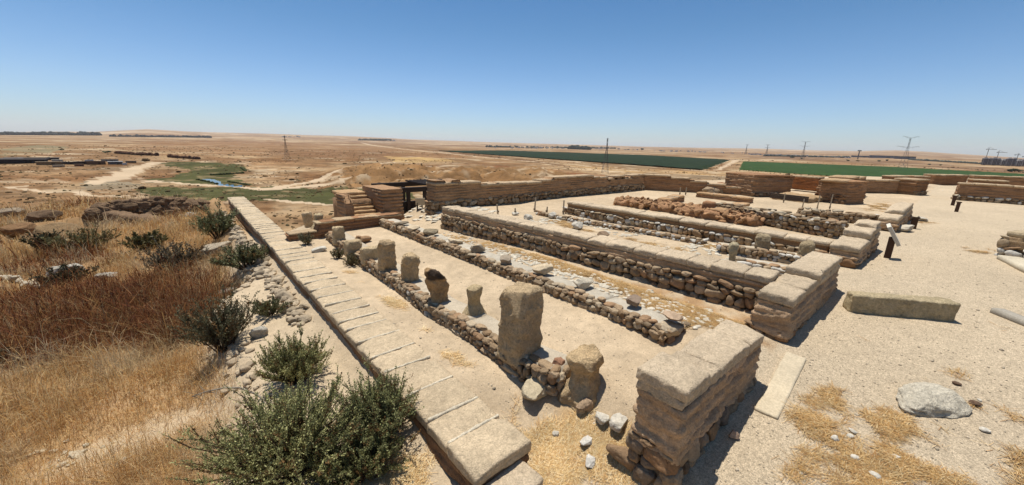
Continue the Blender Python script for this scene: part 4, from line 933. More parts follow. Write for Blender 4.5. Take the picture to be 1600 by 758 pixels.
def shrub(label, base, rx, ry, h, nb=60, ns=9, nl=22, ls=.03, col=A(86, 92, 58), dark=A(62, 66, 42), stem=A(96, 76, 56), upright=.5, cat='shrub', dry=.14, group=None, name='shrub'):
    base = np.asarray(base, float); root = thing(name, label, cat, base, group)
    th = R_.uniform(0, 2*np.pi, nb); rr = np.sqrt(R_.uniform(0, 1, nb)); hh = h*np.sqrt(np.clip(1-.75*rr**2, .08, 1))*R_.uniform(.65, 1.1, nb)
    E = np.column_stack([rx*rr*np.cos(th), ry*rr*np.sin(th), hh]); E[: nb//5] *= np.array([1.12, 1.12, 1.3]); B0 = E*np.array([.18, .18, 0])+R_.normal(0, .02, (nb, 3))*[1, 1, 0]
    ms = MB(); ml = MB(); Ps, Ds, Cs = [], [], []
    for i in range(nb):
        p0 = base+B0[i]-[0, 0, .03]; p2 = base+E[i]; p1 = p0*.5+p2*.5+np.array([0, 0, h*.08])-(E[i]*[.1, .1, 0])
        w = .009+.007*rx; beam(ms, p0, p1, w, stem*R_.uniform(.7, 1.1), w*.7); beam(ms, p1, p2, w*.7, stem*R_.uniform(.7, 1.1), w*.3)
        t = R_.uniform(.25, 1., ns)
        for tt in t:
            q = p0*(1-tt)**2+2*p1*tt*(1-tt)+p2*tt**2; d = (p2-p0)/np.linalg.norm(p2-p0)+R_.normal(0, .42, 3)+np.array([0, 0, upright]); d /= np.linalg.norm(d)
            sl = h*R_.uniform(.16, .42); u = R_.uniform(0.05, 1, nl); P = q+d*(sl*u)[:, None]+R_.normal(0, .003+.004*h, (nl, 3)); Ps.append(P); Ds.append(d+R_.normal(0, .6, (nl, 3)))
            k = R_.random(); c = dark+(col-dark)*np.clip(.25+.75*k+R_.normal(0, .2, (nl, 1)), 0, 1.3)
            if R_.random() < dry: c = A(150, 116, 72)*R_.uniform(.7, 1.1, (nl, 1))
            Cs.append(c)
            if R_.random() < .6: beam(ms, q, q+d*sl*.9, w*.4, stem, w*.2)
    P = np.concatenate(Ps); n = len(P); P[:, 2] = np.maximum(P[:, 2], base[2]-.02)
    leaves(ml, P, np.concatenate(Ds), R_.uniform(.7, 1.4, n)*ls, R_.uniform(.35, .6, n)*ls, np.concatenate(Cs))
    ml.build('foliage', M_leaf, root, False); ms.build('stems', M_wood, root, False)
    return root
SG = A(204, 200, 134); SGD = A(112, 112, 66)
shrub('big grey-green shrub spreading across the bottom in front of the long low wall', on(458, 738), .74, .8, .66, 165, 11, 30, .022, SG, SGD)
shrub('upright dark shrub leaning over the edge of the long low wall', on(590, 690), .42, .42, .62, 100, 10, 34, .02, A(180, 180, 120), A(108, 108, 70))
shrub('bushy green shrub above the big grey-green one on the bare strip', on(462, 595), .42, .42, .52, 100, 10, 34, .021, SG, SGD, upright=1.)
shrub('low shrub at the bottom, right edge of the big grey-green one', on(560, 750), .5, .4, .38, 100, 10, 32, .02, A(150, 150, 98), SGD)
shrub('dark shrub with dry twigs at the edge of the rusty grass', on(352, 545), .55, .5, .75, 70, 9, 24, .028, A(130, 128, 94), A(86, 80, 60), dry=.2)
shrub('small twiggy shrub on the bare sandy strip', on(425, 492), .35, .3, .3, 34, 7, 16, .035, A(140, 138, 100), SGD)
shrub('tall green shrub against the long low wall in front of the pale boulder', on(342, 372), .75, .7, .95, 55, 8, 15, .06, A(158, 160, 110), A(96, 98, 68))
shrub('dark grey shrub left of the pale boulder', on(278, 425), .9, .7, .75, 60, 8, 14, .055, A(140, 130, 104), A(88, 80, 64))
shrub('spreading shrub right below the pale boulder', on(385, 418), .7, .6, .55, 55, 8, 14, .055, A(152, 152, 104), A(92, 90, 64))
shrub('round green shrub in the middle of the golden grass', on(140, 392), 1.1, .8, .75, 48, 8, 13, .075, A(150, 140, 90), A(94, 88, 58))
shrub('small green shrub in the golden grass right of the round one', on(232, 388), .7, .6, .5, 50, 7, 14, .09, A(128, 120, 74), A(84, 76, 50))
shrub('grey shrub growing before the large white block', on(108, 445), .6, .4, .45, 50, 7, 14, .06, A(104, 98, 70), A(66, 62, 46))
shrub('small dark shrub in the dry grass at far left', on(75, 395), .5, .4, .7, 30, 7, 12, .09, A(86, 84, 54), A(58, 54, 38))
shrub('tiny grey bush at the pillar bench foot by the two squat blocks', on(527, 404), .16, .16, .22, 24, 7, 12, .03, A(150, 142, 104), A(106, 98, 70))
shrub('tiny grey bush on the sand left of the lone upright slab', on(480, 382), .2, .2, .26, 24, 7, 12, .035, A(150, 142, 108), A(106, 98, 70))
shrub('tiny grey-green bush below the tall pitted pillar', on(548, 415), .2, .2, .22, 24, 7, 12, .03, A(146, 134, 96), A(106, 96, 66))
shrub('sparse grey bush at the left edge', on(2, 575), .25, .25, .25, 24, 7, 12, .04, A(104, 98, 66), A(66, 60, 42))
def branch():
    m = MB(); a, b = on(330, 630), on(450, 660); pts = [(300, 620), (322, 612), (350, 606), (375, 606), (400, 616), (428, 634)]; z = g1(*on(380, 640)[:2])+.42
    P = [at(x, y, z-.0+.03*math.sin(i)) for i, (x, y) in enumerate(pts)]
    for i in range(5): beam(m, P[i], P[i+1], .008+.002*i, A(150, 138, 120), .010+.002*i)
    for i in range(14):
        q = P[0]*(1-(t := R_.random()))+P[2]*t; beam(m, q, q+R_.normal(0, .07, 3), .005, A(150, 136, 116), .002)
    g = on(428, 700); beam(m, P[-1], (P[-1][0]+.15, P[-1][1]-.05, g1(P[-1][0]+.15, P[-1][1]-.05)-.02), .018, A(150, 138, 120)); tag(m.build('dry_branch', M_wood, org=tuple(P[2])), 'bare grey branch arching out of the big shrub', 'branch')
branch()

def blades(mb, P, h, lean, az, w, col, drop=.3):
    n = len(P); d = np.column_stack([np.sin(az), np.cos(az), np.zeros(n)]); s = np.column_stack([np.cos(az+R_.normal(0, .8, n)), -np.sin(az+R_.normal(0, .8, n)), np.zeros(n)])
    m = P+d*(lean*h*.35)[:, None]+np.array([0, 0, 1])*(h*.6)[:, None]; t = P+d*(lean*h)[:, None]+np.array([0, 0, 1])*(h*np.maximum(.12, 1-drop*lean))[:, None]
    W = (w/2)[:, None]; V = np.stack([P-s*W, P+s*W, m+s*W*.75, m-s*W*.75, t], 1).reshape(-1, 3); i = np.arange(n)*5
    mb.add(V, tris=np.column_stack([i+3, i+2, i+4]), quads=np.column_stack([i, i+1, i+2, i+3]), col=np.repeat(col, 5, 0))
def grass():
    m = MB(); mr = MB(); n = 620000
    a = np.radians(R_.uniform(-32, 24, n)); r = 4.0*np.exp(R_.uniform(0, 1, n)*2.6); X = r*np.sin(a); Y = r*np.cos(a)
    k = grass_k(X, Y); ru = rust_k(X, Y); keep = (R_.random(n) < k*1.0+.02*(X < .1)) & (X < .35+rimf(Y)); X, Y, r, ru = X[keep], Y[keep], r[keep], ru[keep]
    by = Y-(36.5+.5*np.sin(X*.9)+.25*(X+3)); bare = (np.abs((X+3.6)/4.6) < 1) & (by > -3.5) & (by < .6); ok = ~bare | (R_.random(len(X)) < .12); X, Y, r, ru = X[ok], Y[ok], r[ok], ru[ok]
    n = len(X); P = np.column_stack([X, Y, gz(X, Y)-.01]); pn = fbm(np.column_stack([X, Y])*.5, 3, 121); isr = R_.random(n) < ru
    kind = R_.random(n); h = np.where(kind < .62, R_.uniform(.05, .16, n), np.where(kind < .95, R_.uniform(.14, .34, n), R_.uniform(.3, .55, n)))
    h = h*(1+.8*np.clip(pn, -.6, 1)+1.1*np.clip(fbm(np.column_stack([X, Y])*1.7, 2, 125), -.35, 1))*np.where(isr, 1.25, 1.)*(1+.02*r); w = np.maximum(.0022, .00062*r)*R_.uniform(.7, 1.5, n)
    g = 1.3*np.array([A(228, 190, 126), A(220, 174, 106), A(240, 214, 158), A(202, 152, 94), A(210, 180, 134), A(182, 138, 90)])[R_.integers(0, 6, n)]
    g = g*(1-.38*sst(-.1, .35, fbm(np.column_stack([X, Y])*.45, 4, 123)))[:, None]; pf = sst(.1, .35, fbm(np.column_stack([X, Y])*.8, 3, 127))[:, None]; g = .9*g*(1-pf*.7)+A(226, 206, 168)*1.15*pf*.7
    q = np.array([A(140, 80, 46), A(112, 64, 38), A(160, 102, 58), A(96, 58, 38), A(186, 130, 78)])[R_.integers(0, 5, n)]
    col = np.where(isr[:, None], q, g)*R_.uniform(.75, 1.15, (n, 1)); ln = np.where(kind < .62, R_.uniform(.3, 2.4, n), R_.uniform(.05, 1., n)); az = R_.uniform(0, 2*np.pi, n)
    blades(m, P[~isr], h[~isr], ln[~isr], az[~isr], w[~isr], col[~isr]); tag(m.build('dry_grass', M_straw, smooth=False), 'tall golden dry grass covering the west slope', 'grass', kind='stuff')
    blades(mr, P[isr], h[isr], ln[isr], az[isr], w[isr]*1.35, col[isr]); tag(mr.build('rusty_weeds', M_straw, smooth=False), 'thick rust brown dead weeds across the slope', 'weeds', kind='stuff')
grass()
def straw():
    m = MB(); X, Y = [], []
    for x, y, rx, ry, s in STRAW+STRAWIN:
        n = int(min(26000, 30000*rx*ry*s*4/max(1, (np.hypot(x, y)/4.)**1.2))); X.append(R_.normal(x, rx*.75, n)); Y.append(R_.normal(y, ry*.75, n))
    X = np.concatenate(X); Y = np.concatenate(Y); k = R_.random(len(X)) < straw_m(X, Y)*1.1
    k &= ~((Y > 1.06) & (Y < 1.6) & (X > 2.85)); k &= ~((X > 1.5) & (X < 2.2) & (Y > 2.15)); k &= ~((X > 2.8) & (X < 3.45) & (Y > 2.3)); k &= ~((X > 4.6) & (X < 5.25) & (Y > 2.2)); k &= ~((X > 5.98) & (X < 7.2) & (Y > 1.5))
    X, Y = X[k], Y[k]; n = len(X); r = np.hypot(X, Y); L = R_.uniform(.02, .10, n)*(1+.06*r); az = R_.uniform(0, 2*np.pi, n); w = np.maximum(.0022, .0006*r)*R_.uniform(.7, 1.5, n)
    z0 = gz(X, Y)+R_.uniform(.002, .02, n); d = np.column_stack([np.sin(az), np.cos(az)]); E = np.column_stack([X, Y])+d*L[:, None]; z1 = gz(E[:, 0], E[:, 1])+R_.uniform(.002, .03, n)
    s = np.column_stack([d[:, 1], -d[:, 0]])*(w/2)[:, None]; V = np.zeros((n, 4, 3)); V[:, 0, :2] = np.column_stack([X, Y])-s; V[:, 1, :2] = np.column_stack([X, Y])+s; V[:, 2, :2] = E+s; V[:, 3, :2] = E-s; V[:, :2, 2] = z0[:, None]; V[:, 2:, 2] = z1[:, None]
    col = np.array([A(232, 200, 142), A(216, 176, 114), A(240, 218, 172), A(200, 158, 104)])[R_.integers(0, 4, n)]*1.22*R_.uniform(.8, 1.12, (n, 1))
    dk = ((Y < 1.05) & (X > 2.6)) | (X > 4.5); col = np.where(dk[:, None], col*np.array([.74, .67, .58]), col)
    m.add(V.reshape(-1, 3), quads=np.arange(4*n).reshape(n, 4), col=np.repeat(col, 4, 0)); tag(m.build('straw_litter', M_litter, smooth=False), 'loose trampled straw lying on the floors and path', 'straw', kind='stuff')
straw()

# ------------------------------------------------------------------ plain: crops, pylons, camp, towers
def crop(name, label, poly, h, col, step, amp):
    poly = np.array(poly); lo = poly.min(0); hi = poly.max(0); m = MB()
    # rows run with the long edge
    d = poly[1]-poly[0]; d = d/np.hypot(*d); nrm = np.array([-d[1], d[0]]); U = poly@d; W = poly@nrm
    us = np.linspace(U.min(), U.max(), 260); ws = np.linspace(W.min(), W.max(), step)
    uu, ww = np.meshgrid(us, ws, indexing='ij'); XY = uu[..., None]*d+ww[..., None]*nrm
    ins = inpoly(XY[..., 0], XY[..., 1], poly); z = gz(XY[..., 0], XY[..., 1]); top = z+h*(1+amp*fbm(XY/np.array([6., 6.]), 3, 131))
    top = np.where(ins, top, z-.4); V = np.concatenate([XY, top[..., None]], -1).reshape(-1, 3); k = len(ws)
    i, j = np.meshgrid(np.arange(len(us)-1), np.arange(k-1), indexing='ij'); Q = np.stack([i*k+j, (i+1)*k+j, (i+1)*k+j+1, i*k+j+1], -1).reshape(-1, 4)
    ok = ins.reshape(-1)[Q].any(1); cc = np.asarray(col)*(1+.25*fbm(V[:, :2]/18., 4, 133))[:, None]; m.add(V, quads=Q[ok], col=cc); tag(m.build(name, M_crop), label, 'crop field', kind='stuff')
crop('orchard', 'dark green irrigated orchard block on the plain', pl([(686, 236.2), (1093, 264.5), (1137, 250.4), (1010, 243), (790, 235.6)], -19), 1.5, A(38, 52, 26), 70, .6)
crop('crop_field', 'bright green crop field behind the ruins on the right', pl([(1158, 265), (1340, 276.5), (1640, 288), (1640, 273.5), (1400, 261.5), (1163, 252.5)], -19), .8, A(56, 80, 34), 60, .55)

def plain_scrub():
    m = MB(); n = 34000; a = np.radians(R_.uniform(-36, 104, n)); r = 45*np.exp(R_.uniform(0, 1, n)*3.4); X, Y = r*np.sin(a), r*np.cos(a); e = np.interp(np.degrees(a), _az, _er)
    d = fbm(np.column_stack([X, Y])/40., 3, 141)+.5*fbm(np.column_stack([X, Y])/300., 2, 142); k = (r > e+10) & (d > .02); 
    for ln, wd in TRK: k &= dpoly(X, Y, ln, wd) > 1.3
    k &= dpoly(X, Y, *STRM) > 1.3
    X, Y, r = X[k], Y[k], r[k]; n = len(X); s = np.exp(R_.normal(-1.85, .5, n))*(1+r/450)
    rocks(m, np.column_stack([X, Y, gz(X, Y)+s*.25]), np.column_stack([s*R_.uniform(.9, 1.8, n), s, s*.6]), R_.uniform(0, 3, n), np.array([A(112, 92, 60), A(126, 98, 64), A(98, 88, 58), A(140, 112, 76)])[R_.integers(0, 4, n)]*R_.uniform(.7, 1.1, (n, 1)), 1, .5, 0, .2)
    tag(m.build('desert_scrub', M_crop), 'low brown scrub dotted over the plain', 'scrub', kind='stuff')
plain_scrub()

def pylon(label, px, base, top, arms, w=None, name='pylon', col=A(120, 118, 112), z=None):
    p = on(px, base); k = pxm(p); h = (base-top)/k; root = thing(name, label, 'pylon', p, 'power pylons on the plain'); wb = w or h*.17; r = max(.11/k, h*.0035); yw = -YAW
    ex = np.array([math.cos(YAW), -math.sin(YAW), 0]); ey = np.array([math.sin(YAW), math.cos(YAW), 0]); q = lambda a, b, z: p+ex*a+ey*b+np.array([0, 0, z])
    lv = np.linspace(0, h*.97, 9); wd = lambda z: wb/2*(1-.86*min(1, z/(h*.7))) if z < h*.7 else wb/2*.14
    m = MB(); sg = [(-1, -1), (1, -1), (1, 1), (-1, 1)]
    for s, t in sg:
        for a, b in zip(lv[:-1], lv[1:]): beam(m, q(s*wd(a), t*wd(a), a), q(s*wd(b), t*wd(b), b), r*1.3, col)
    for a, b in zip(lv[:-1], lv[1:]):
        for i in range(4):
            s, t = sg[i], sg[(i+1) % 4]; beam(m, q(s[0]*wd(a), s[1]*wd(a), a), q(t[0]*wd(b), t[1]*wd(b), b), r*.8, col); beam(m, q(t[0]*wd(a), t[1]*wd(a), a), q(s[0]*wd(b), s[1]*wd(b), b), r*.8, col)
    m.build('lattice_mast', M_steel, root, False)
    for zf, half, rise in arms:
        m = MB(); z = h*zf
        for sg_ in (-1, 1):
            beam(m, q(0, 0, z), q(sg_*half*h, 0, z+rise*h), r*1.5, col, r); beam(m, q(0, 0, z-h*.035), q(sg_*half*h, 0, z+rise*h), r, col)
            for u in (.45, 1.): beam(m, q(sg_*half*h*u, 0, z+rise*h*u), q(sg_*half*h*u, 0, z+rise*h*u-h*.05), r*.8, col)
        m.build('crossarm', M_steel, root, False)
pylon('slim lattice mast standing in front of the dark green orchard', 945, 270.5, 216, [(.62, .03, 0)], col=A(104, 100, 96))
pylon('lattice pylon with short side arms on the brown plain at left', 449, 252, 212, [(.82, .1, .0), (.62, .2, .0)], col=A(120, 104, 88))
pylon('largest pylon with two wide drooping crossarms behind the crop field', 1410, 263, 216, [(.98, .26, .05), (.68, .36, .03)])
pylon('mid-sized pylon with crossarms at the start of the distant town', 1253, 250.5, 222, [(.98, .24, .03), (.75, .28, .02)])
pylon('faint small pylon left of the distant town', 1197, 243, 226, [(.95, .2, .02), (.7, .24, .02)])
pylon('faint smallest pylon farthest along the line', 1165, 241, 226, [(.95, .18, .02)])
def far_at(px, py, d):
    """a point on the plain at ground distance d in the direction of a photo column"""
    v = ray(px, py)[:2]; v = v/np.hypot(*v); x, y = v*d; return np.array([x, y, g1(x, y)])
def tower_crane(label, px, base, top, l, rr):
    p = on(px, base); k = pxm(p); h = (base-top)/k; root = thing('tower_crane', label, 'crane', p, 'tower cranes'); w = .62/k; c = A(128, 118, 108)
    ex = np.array([math.cos(YAW), -math.sin(YAW), 0]); m = MB(); beam(m, p, p+[0, 0, h], w, c); m.build('mast', M_steel, root, False)
    m = MB(); t = p+np.array([0, 0, h*.92]); beam(m, t-ex*l/k, t+ex*rr/k, w*.8, c); beam(m, p+[0, 0, h*1.06], t+ex*rr*.7/k, w*.3, c); beam(m, p+[0, 0, h*1.06], t-ex*l*.9/k, w*.3, c); m.build('jib', M_steel, root, False)
    m = MB(); box(m, t-ex*l*.8/k-[0, 0, w*.6], (w*1.6, w, w*1.2), A(96, 96, 98), -YAW); m.build('counterweight', M_steel, root, False)
for l, x, b, t, a, c in [('taller tower crane at the left of the unfinished apartment towers', 1537, 258, 232, 4, 12), ('shorter tower crane in the middle of the unfinished apartment towers', 1554, 258.5, 237, 3, 13), ('low tower crane over the right apartment towers', 1585, 259.5, 241, 6, 4), ('tower crane at the right picture edge', 1597, 260, 244, 5, 3)]:
    tower_crane(l, x, b, t, a, c)
for i, (x, b, t, w) in enumerate([(1537, 258, 247, 7), (1544, 258, 247.5, 6), (1551, 258.5, 247, 6.5), (1558, 258.5, 248, 6), (1566, 259, 249.5, 8), (1574, 259.5, 247.5, 7), (1582, 259.5, 247.5, 6), (1590, 260, 250, 8), (1599, 260, 249, 8)]):
    p = on(x, b); k = pxm(p); h = (b-t)/k; wd = w/k; root = thing('apartment_tower', ['grey apartment tower at the left end of the unfinished row', 'slim grey tower second from the left of the unfinished row', 'darker tower third from the left of the unfinished row', 'slim tower left of the rounded white one', 'rounded pale tower in the unfinished row', 'tall grey tower right of the rounded pale one', 'slim grey tower under the low crane', 'broad pale tower near the picture edge', 'tower cut by the right picture edge'][i], 'apartment tower', p, 'unfinished apartment towers')
    m = MB(); c = A(176, 170, 164) if i in (4, 7) else A(140, 132, 130); rblock(m, p+[0, 0, h/2], (wd*.82, wd*.8, h), wd*.2, wd*.2, 0, 1, c, M=rotm(-YAW-.6)); m.build('wall', M_far, root, False)
    m = MB()
    for u in (-.25, 0, .25):
        a = rotm(-YAW-.6)@np.array([u*wd*.8, -wd*.405, 0]); box(m, p+a+[0, 0, h*.48], (wd*.1, wd*.03, h*.86), A(84, 80, 84), -YAW-.6); a = rotm(-YAW-.6)@np.array([-wd*.415, u*wd*.8, 0]); box(m, p+a+[0, 0, h*.48], (wd*.03, wd*.1, h*.86), A(84, 80, 84), -YAW-.6)
    m.build('window_bands', M_far, root, False); m = MB(); box(m, p+[0, 0, h+wd*.06], (wd*.4, wd*.4, wd*.12), A(150, 140, 134), -YAW-.6); m.build('roof_house', M_far, root, False)
def shed(label, px, base, w, h, col, roofc, depth=.4, name='shed', cat='shed', group='sheds of the camp by the wadi', hs=1.15):
    p = on(px, base); k = pxm(p); W, Hh = w/k, h*hs/k; D = W*depth; root = thing(name, label, cat, p, group); yw = -math.atan2(p[0], p[1])+R_.uniform(-.25, .25)
    m = MB(); box(m, p+[0, 0, Hh*.45], (W, D, Hh*.95), col, yw); m.build('wall', M_far, root, False); m = MB(); box(m, p+[0, 0, Hh*.97], (W*1.06, D*1.08, Hh*.1), roofc, yw); m.build('roof', M_far, root, False)
    m = MB(); a = rotm(yw)@np.array([W*.15, -D*.51, 0]); box(m, p+a+[0, 0, Hh*.33], (W*.14, D*.05, Hh*.6), col*.4, yw); m.build('door', M_far, root, False)
DK = A(74, 62, 54)
for l, x, b, w, h, c, rc in [('long black tent shed at the left end of the camp', 38, 255, 46, 5.5, A(56, 48, 46), A(110, 100, 92)), ('brown tin shed in the middle of the camp', 78, 258, 26, 4.5, A(140, 112, 80), A(150, 128, 98)), ('low dark shed right of the brown tin shed', 108, 257, 18, 3.5, DK, A(90, 80, 72)), ('dark shed with red goods in front', 128, 257, 14, 4, A(84, 62, 52), A(80, 72, 66)), ('rusty shed near the white tent', 151, 257, 20, 4.5, A(116, 84, 58), A(104, 84, 66)), ('white topped tent at the right end of the camp', 181, 257, 16, 4, A(110, 104, 100), A(228, 224, 216)), ('grey low shed behind the long black tent', 12, 252, 30, 4, A(120, 116, 110), A(112, 108, 104)), ('dark long fence shed behind the brown tin shed', 62, 250, 40, 3, A(70, 64, 58), A(92, 86, 78)), ('small reddish shed between dark sheds', 124, 260, 10, 3, A(130, 84, 60), A(140, 120, 100)), ('small white vehicle-sized tent beside the camp', 195, 257.5, 5, 2.5, A(220, 214, 204), A(220, 214, 204)), ('low mud coloured shed at the near edge of the camp', 92, 261, 12, 2.5, A(170, 146, 118), A(188, 170, 146)), ('small blue grey cabin between sheds', 140, 253.5, 9, 3, A(150, 160, 172), A(196, 196, 192)), ('pale cabin behind the brown tin shed', 90, 253, 11, 3, A(196, 180, 158), A(214, 204, 186)), ('dark low shelter near the right of the camp', 205, 254.5, 12, 2.4, A(92, 78, 66), A(120, 106, 92)), ('pale flat roofed cabin at the left of the camp', 22, 249, 18, 2.5, A(176, 160, 140), A(150, 140, 128)), ('grey shed behind the white topped tent', 172, 252.5, 18, 3, A(130, 124, 116), A(100, 96, 92))]:
    shed(l, x, b, w, h, c, rc)
for l, x, b, w, h, c, rc in [('long low dark blue warehouse beyond the crop field', 1380, 247, 32, 3.2, A(96, 104, 124), A(120, 126, 140)), ('warehouse with an ochre stripe behind the largest pylon', 1413, 248.5, 24, 3.6, A(100, 98, 106), A(190, 166, 104)), ('grey warehouse left of the dark blue one', 1346, 246, 24, 2.2, A(120, 124, 132), A(140, 142, 146))]: shed(l, x, b, w, h, c, rc, .3, 'warehouse', 'warehouse', 'warehouses on the plain')
def board():
    p = on(1340, 249); k = pxm(p); root = thing('billboard', 'dark billboard on a single tall pole beyond the crop field', 'billboard', p); m = MB(); beam(m, p, p+[0, 0, 12/k], 1.2/k, A(110, 106, 104)); m.build('pole', M_steel, root, False); m = MB(); box(m, p+[0, 0, 13/k], (6/k, 1., 1.6/k), A(80, 78, 84), -YAW); m.build('panel', M_steel, root, False)
board()
def tree(label, px, base, w, h, col=A(70, 78, 52), name='tree', group='lone trees on the plain'):
    p = on(px, base); k = pxm(p); W, Hh = w/k, h/k; root = thing(name, label, 'tree', p, group); m = MB(); beam(m, p-[0, 0, .3], p+[0, 0, Hh*.5], Hh*.08+.1, A(92, 74, 56)); m.build('trunk', M_wood, root, False)
    m = MB(); n = 16; C = p+np.column_stack([R_.normal(0, W*.2, n), R_.normal(0, W*.2, n), R_.uniform(.4, .85, n)*Hh]); rocks(m, C, np.column_stack([R_.uniform(.14, .26, n)*W]*2+[R_.uniform(.14, .24, n)*Hh]), 0, np.asarray(col)*R_.uniform(.7, 1.2, (n, 1)), 2, .5, 0, .2); m.build('crown', M_crop, root)
for l, x, b, w, h in [('dark bush clump by itself at the right edge of the plain', 1585, 269, 14, 5), ('tree nearest the orchard mast on its right', 961, 233, 3, 2.5), ('lone dark tree beyond the orchard', 1003, 235, 5, 3.5), ('small tree left of the distant grove', 805, 230, 3, 2.5), ('small bush in pale ground right of the largest pylon', 1452, 258, 4, 2), ('second small bush in pale ground right of the largest pylon', 1470, 259, 4, 2), ('lone bush below the mid-sized pylon', 1252, 249, 3, 2.5), ('bush by the pale yard below the warehouses', 1325, 252, 4, 2.5), ('bush at the left of the pale yard', 1340, 252.5, 4, 2), ('bush at the middle of the pale yard', 1373, 253, 4, 2.5), ('bush beside the foot of the largest pylon', 1386, 252, 4, 2.5), ('dark bush at the left of the distant town', 1238, 247, 6, 2), ('reddish dark bush on the bank above the wadi', 97, 235, 6, 2), ('dark bush above the camp', 168, 239, 8, 3)]: tree(l, x, b, w, h)
def grove(name, label, spans, n, hpx, col, kind='stuff'):
    m = MB(); C = []; R = []
    for x0, y0, x1, y1 in spans:
        for _ in range(n):
            t = R_.random(); p = on(x0+(x1-x0)*t, y0+(y1-y0)*t); k = pxm(p); s = hpx/k*R_.uniform(.4, .8); C.append(p+[0, 0, s*.55]); R.append((s*R_.uniform(.6, 1.4), s, s*R_.uniform(.5, 1.)))
    C = np.array(C); rocks(m, C, np.array(R), R_.uniform(0, 3, len(C)), np.asarray(col)*R_.uniform(.7, 1.15, (len(C), 1)), 2, .45, 0, .1); tag(m.build(name, M_crop), label, 'trees', kind=kind)
grove('treeline', 'long dark belt of distant trees on the left horizon', [(-10, 211, 160, 211.8), (0, 210.8, 140, 211.5)], 120, 4.6, A(66, 70, 62))
grove('plantation', 'distant dark plantation strip below the left hill', [(172, 213.5, 330, 215.5)], 160, 3.2, A(72, 72, 68))
grove('distant_grove', 'row of dark trees on the plain left of the mast', [(890, 233, 922, 234.3)], 45, 5.6, A(58, 64, 52))
grove('distant_woods', 'dim belt of trees and town greenery along the horizon', [(760, 230, 960, 232.5), (560, 219.5, 610, 220), (1190, 244, 1330, 247), (1420, 250, 1532, 256.5)], 150, 2.6, A(88, 92, 80))
grove('dark_scrub', 'patches of dark reddish scrub on the bank above the wadi', [(182, 240, 225, 243), (205, 242, 246, 243.5), (265, 246, 310, 249)], 40, 4.2, A(96, 66, 46))
grove('wadi_scrub', 'low green reeds along the stream', [(308, 281, 340, 288), (355, 284, 390, 290), (330, 274, 380, 271), (376, 262, 384, 268)], 60, 2.4, A(78, 82, 48))
def town():
    m = MB(); n = 0
    for x0, y0, x1, y1, k_ in [(770, 231.5, 950, 233, 60), (1170, 241.5, 1330, 247, 150), (570, 219, 620, 220.5, 12), (440, 214, 470, 214.5, 10), (960, 234, 1160, 240, 30)]:
        for i in range(k_):
            t = R_.random(); px, py = x0+(x1-x0)*t, y0+(y1-y0)*t+R_.uniform(-.8, .5); p = on(px, py); k = pxm(p); w = R_.uniform(1.5, 4)/k; h = R_.uniform(.8, 1.8)/k; box(m, p+[0, 0, h*.45], (w, w*.8, h), A(226, 218, 206)*R_.uniform(.75, 1.1), R_.uniform(0, 1.5)); n += 1
    tag(m.build('distant_town', M_far, smooth=False), 'hazy pale buildings of a far town along the horizon', 'town', kind='stuff')
town()

# ------------------------------------------------------------------ haze, sky, sun, camera
def haze():
    m = bpy.data.materials.new('haze_air'); m.use_nodes = True; nt = m.node_tree; nt.nodes.remove(nt.nodes['Principled BSDF']); v = nt.nodes.new('ShaderNodeVolumePrincipled')
    v.inputs['Color'].default_value = (.86, .90, .96, 1); v.inputs['Density'].default_value = HAZE; v.inputs['Anisotropy'].default_value = .3; nt.links.new(v.outputs[0], nt.nodes['Material Output'].inputs['Volume'])
    U, Q = box_topo(1, 1, 1); mb = MB(); mb.add(U*np.array([24000, 24000, 190])+np.array([0, 0, 150]), quads=Q); o = mb.build('haze', m, smooth=False); tag(o, 'thin pale haze over the plain', 'haze', kind='stuff')
HAZE = 3e-5
haze()
EL, AZ = RAD(76), RAD(10)   # azimuth from +Y towards +X
w = bpy.data.worlds.new('World'); SC.world = w; w.use_nodes = True; nt = w.node_tree; bg = nt.nodes['Background']; sk = nt.nodes.new('ShaderNodeTexSky'); sk.sky_type = 'NISHITA'; sk.sun_disc = False
sk.sun_elevation = EL; sk.sun_rotation = AZ; sk.altitude = 300; sk.air_density = 1.0; sk.dust_density = .6; sk.ozone_density = 1.6
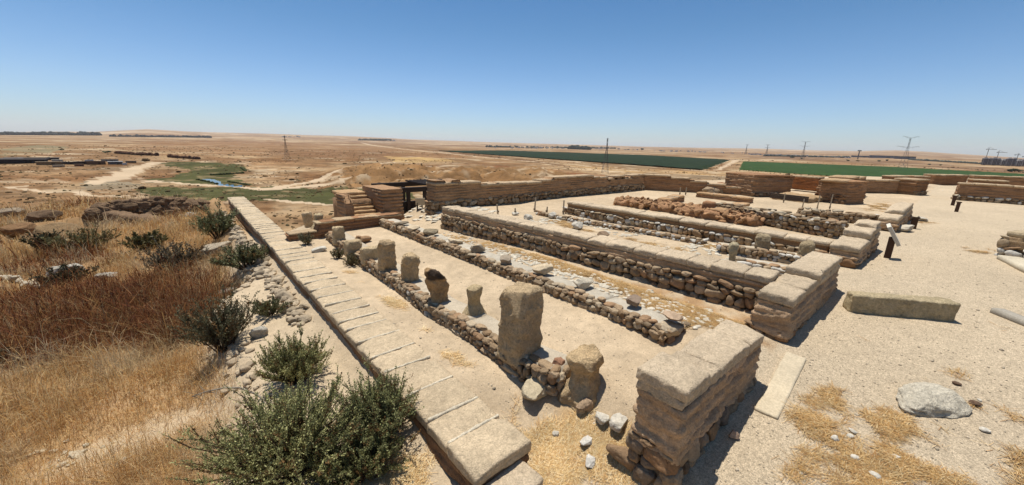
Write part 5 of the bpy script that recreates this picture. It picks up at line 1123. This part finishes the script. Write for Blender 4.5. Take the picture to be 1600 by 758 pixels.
tcw = nt.nodes.new('ShaderNodeTexCoord'); sep = nt.nodes.new('ShaderNodeSeparateXYZ'); nt.links.new(tcw.outputs['Generated'], sep.inputs[0])
rp = nt.nodes.new('ShaderNodeValToRGB'); nt.links.new(sep.outputs['Z'], rp.inputs[0]); e = rp.color_ramp.elements; e[0].position = 0.; e[0].color = (.72, .84, 1.06, 1); e[1].position = 1.; e[1].color = (.6, .68, .75, 1)
for p_, c_ in ((.10, (.66, .80, .99)), (.25, (.44, .67, .83)), (.42, (.28, .56, .75)), (.62, (.5, .68, .8))): q_ = e.new(p_); q_.color = (*c_, 1)
ml = nt.nodes.new('ShaderNodeMix'); ml.data_type = 'RGBA'; ml.blend_type = 'MULTIPLY'; ml.inputs[0].default_value = 1; nt.links.new(sk.outputs[0], ml.inputs[6]); nt.links.new(rp.outputs[0], ml.inputs[7]); nt.links.new(ml.outputs[2], bg.inputs['Color']); bg.inputs['Strength'].default_value = .115
sd = bpy.data.lights.new('sun', 'SUN'); sd.energy = 5.0; sd.angle = RAD(.53); sd.color = (1, .965, .91); so = bpy.data.objects.new('sun', sd); COLL.objects.link(so)
from mathutils import Vector, Matrix
dv = Vector((math.sin(AZ)*math.cos(EL), math.cos(AZ)*math.cos(EL), math.sin(EL))); so.rotation_euler = dv.to_track_quat('Z', 'Y').to_euler(); so.location = (0, 0, 40)
cam = bpy.data.cameras.new('camera'); co = bpy.data.objects.new('camera', cam); COLL.objects.link(co); SC.camera = co
cam.sensor_width = 36; cam.lens = F/1600*36; cam.clip_start = .05; cam.clip_end = 60000
Mx = Matrix([[cr[0], cu[0], -cf[0], 0], [cr[1], cu[1], -cf[1], 0], [cr[2], cu[2], -cf[2], H], [0, 0, 0, 1]]); co.matrix_world = Mx
SC.view_settings.view_transform = 'Standard'; SC.view_settings.look = 'None'; SC.view_settings.exposure = .16; SC.view_settings.gamma = 1
SC.render.engine = 'CYCLES'; SC.cycles.max_bounces = 6; SC.cycles.diffuse_bounces = 3; SC.cycles.volume_bounces = 2; SC.cycles.use_denoising = True
